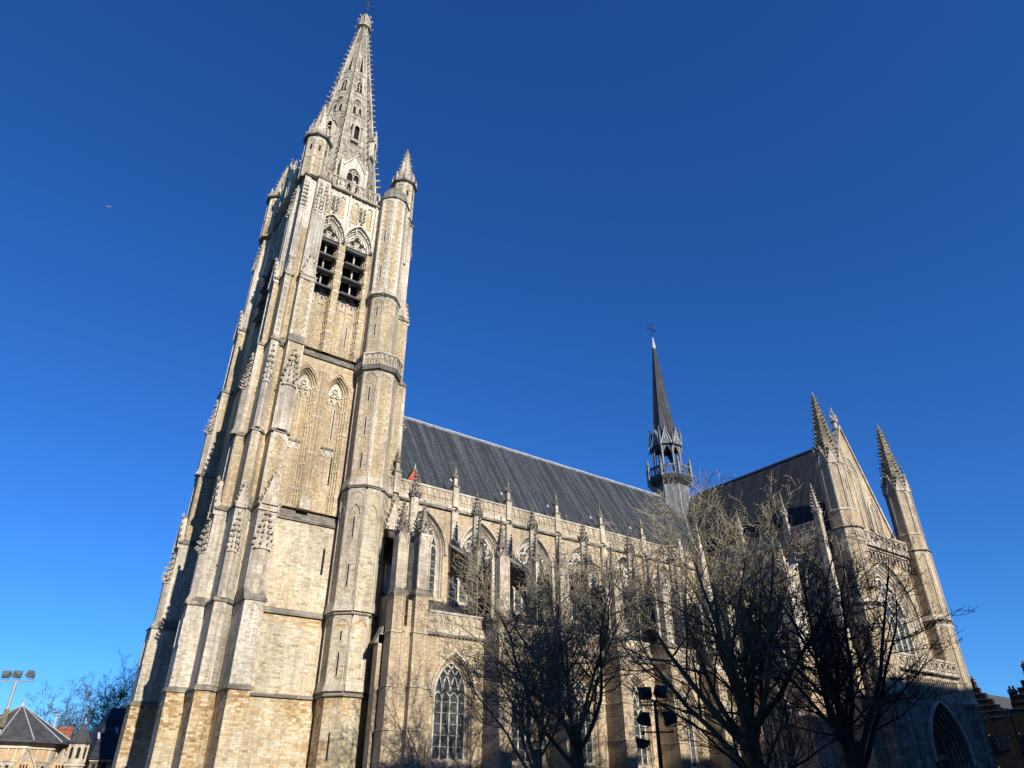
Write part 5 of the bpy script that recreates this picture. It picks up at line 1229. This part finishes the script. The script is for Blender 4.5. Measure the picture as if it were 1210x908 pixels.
def grow(mb,rng,p,d,length,r,level,P):
    """one limb with its side shoots; returns nothing, writes tubes"""
    seg=P['seg'][level]; n=P['sides'][level]; pts=[p.copy()]; rad=[r]; end=max(r*P['taper'][level],P['rmin'])
    for i in range(seg):
        w=P['wob'][level]; d=(d+Vector((rng.gauss(0,w),rng.gauss(0,w),rng.gauss(0,w)+P['up'][level]))).normalized()
        p=p+d*(length/seg); pts.append(p.copy()); rad.append(r+(end-r)*(i+1)/seg)
    tube(mb,pts,rad,n,P['mat'][level])
    if level+1>=P['levels']: return
    k=P['kids'][level]; k=max(1,int(k*rng.uniform(.8,1.2)))
    for j in range(k):
        if level>0 and rng.random()<.14: continue
        t=P['start'][level]+(1-P['start'][level])*(j+rng.random())/k; x=t*seg; i=min(int(x),seg-1); q=pts[i].lerp(pts[i+1],x-i); rr=rad[i]+(rad[i+1]-rad[i])*(x-i)
        dd=(pts[i+1]-pts[i]).normalized(); nd=rdir(rng,dd,R(rng.uniform(*P['ang'][level])))
        if nd.z<-.25: nd.z*=-.4; nd.normalize()
        grow(mb,rng,q,nd,length*P['ratio'][level]*(1.15-.65*t)*rng.uniform(.7,1.25),max(rr*P['rr'][level],P['rmin']),level+1,P)
def bare_tree(name,loc,height,fork,stems,spread,label,seed,mats=('bark','bark','twig','twig','twig'),kids=(9,8,6,4),r0=.35,levels=4,rmin=.012,group='bare winter trees in front of the church',asym=0,wob=.09):
    rng=random.Random(seed); root=empty(name,loc,label,'tree',group)
    tb=MB('bark'); base=Vector((0,0,-.1)); pts=[base]; rad=[r0*1.35]
    for i in range(5):
        pts.append(Vector((rng.gauss(0,.05),rng.gauss(0,.05),fork*(i+1)/5))); rad.append(r0*(1.1-.06*i))
    tube(tb,pts,rad,12,mats[0]); o=tb.build('trunk',root)
    cb=MB('bark'); P=dict(levels=levels,seg=[9,6,5,3,2],sides=[7,5,3,3,3],taper=[.12,.15,.35,.5,.6],rmin=rmin,wob=[wob,.12,.14,.16,.18],up=[.075,.07,.05,.04,.02],mat=mats,kids=kids,start=[.18,.15,.1,.1],ang=[(35,80),(30,70),(30,65),(30,60)],ratio=[.46,.48,.5,.5],rr=[.5,.55,.6,.7])
    for i in range(stems):
        az=2*math.pi*(i+rng.uniform(-.25,.25))/stems; tilt=R(spread*(rng.uniform(.35,1.05) if i else .12))
        d=Vector((math.cos(az)*math.sin(tilt),math.sin(az)*math.sin(tilt),math.cos(tilt)))
        d=(d+RT*asym).normalized()
        z0=fork*rng.uniform(.5,.98); L_=(height-z0)*rng.uniform(.84,1.04)*(1+.12*tilt)
        grow(cb,rng,Vector((0,0,z0)),d,L_,r0*rng.uniform(.24,.38),0,P)
    cb.build('crown',root)
    return root
T_=('bark','bark','twig','twig','twig')
bare_tree('bare_tree',(24.9,32,0),10.2,3.6,9,40,'smaller bare tree with a dense thicket of upright twigs before the second aisle window',11,T_,(15,9,6,2),.24,4,.0105,wob=.17)
bare_tree('bare_tree',(28.3,33,0),14.2,5.0,9,44,'bare tree with forked mossy trunk between the small bare tree and the black floodlight mast',9,T_,(16,10,6,2),.40,4,.0105,wob=.16)
bare_tree('bare_tree',(37.6,28.5,0),17.8,4.6,13,50,'tallest bare tree, many upright stems and sunlit greenish twigs before the transept roof',8,T_,(15,9,5,2),.6,4,.012,wob=.14)
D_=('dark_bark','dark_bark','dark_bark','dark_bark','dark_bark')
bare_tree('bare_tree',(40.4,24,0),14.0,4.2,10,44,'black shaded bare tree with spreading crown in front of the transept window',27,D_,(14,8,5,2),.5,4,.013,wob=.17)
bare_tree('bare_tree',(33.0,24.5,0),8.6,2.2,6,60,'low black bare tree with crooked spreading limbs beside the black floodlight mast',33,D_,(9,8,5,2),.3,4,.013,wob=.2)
for i,(x,y,h) in enumerate(((13.5,108,13.0),(17.5,112,14.5),(21.5,110,15.5))):
    bare_tree('bare_tree',(x,y,0),h,2.5,8,40,['small bare tree behind the dark slate roof, leftmost of the far three','middle bare tree of the three behind the dark slate roof','bare tree behind the dark slate roof, nearest the church tower'][i],50+i,D_,(10,9,6,2),.22,4,.014,'bare trees far behind the cloister roof')
# ============================================================ AIRCRAFT
pc_=Vector((-198.4,5594.3,4344.1)); pl=empty('airplane',pc_,'tiny white airplane high in the blue sky left of the tower','airplane')
pl.rotation_euler=(0,0,R(-40))
def circ(x,r,zo=0): return [(x,r*math.cos(t*math.pi/4),zo+r*math.sin(t*math.pi/4)) for t in range(8)]
mb=MB('airplane_white'); mb.loft([circ(-18,.3,1),circ(-12,1.5,.5),circ(-6,2),circ(12,2),circ(16,1.4),circ(18,.3,-.4)]); mb.build('fuselage',pl)
for s in (-1,1):
    mb=MB('airplane_white'); mb.loft([[(4,s*1.5,-.8),(-2,s*1.5,-.8),(-2,s*1.5,-.2),(4,s*1.5,-.2)],[(-3,s*17,.8),(-5,s*17,.8),(-5,s*17,1),(-3,s*17,1)]]); mb.build('wing',pl)
mb=MB('airplane_white'); mb.loft([[(-12,-.2,1.5),(-17,-.2,1.5),(-17,.2,1.5),(-12,.2,1.5)],[(-16,-.1,7),(-18.5,-.1,7),(-18.5,.1,7),(-16,.1,7)]])
mb.loft([[(-14,-6,1.6),(-17,-6,1.6),(-17,6,1.6),(-14,6,1.6)],[(-14,-6,1.9),(-17,-6,1.9),(-17,6,1.9),(-14,6,1.9)]]); mb.build('tail',pl)
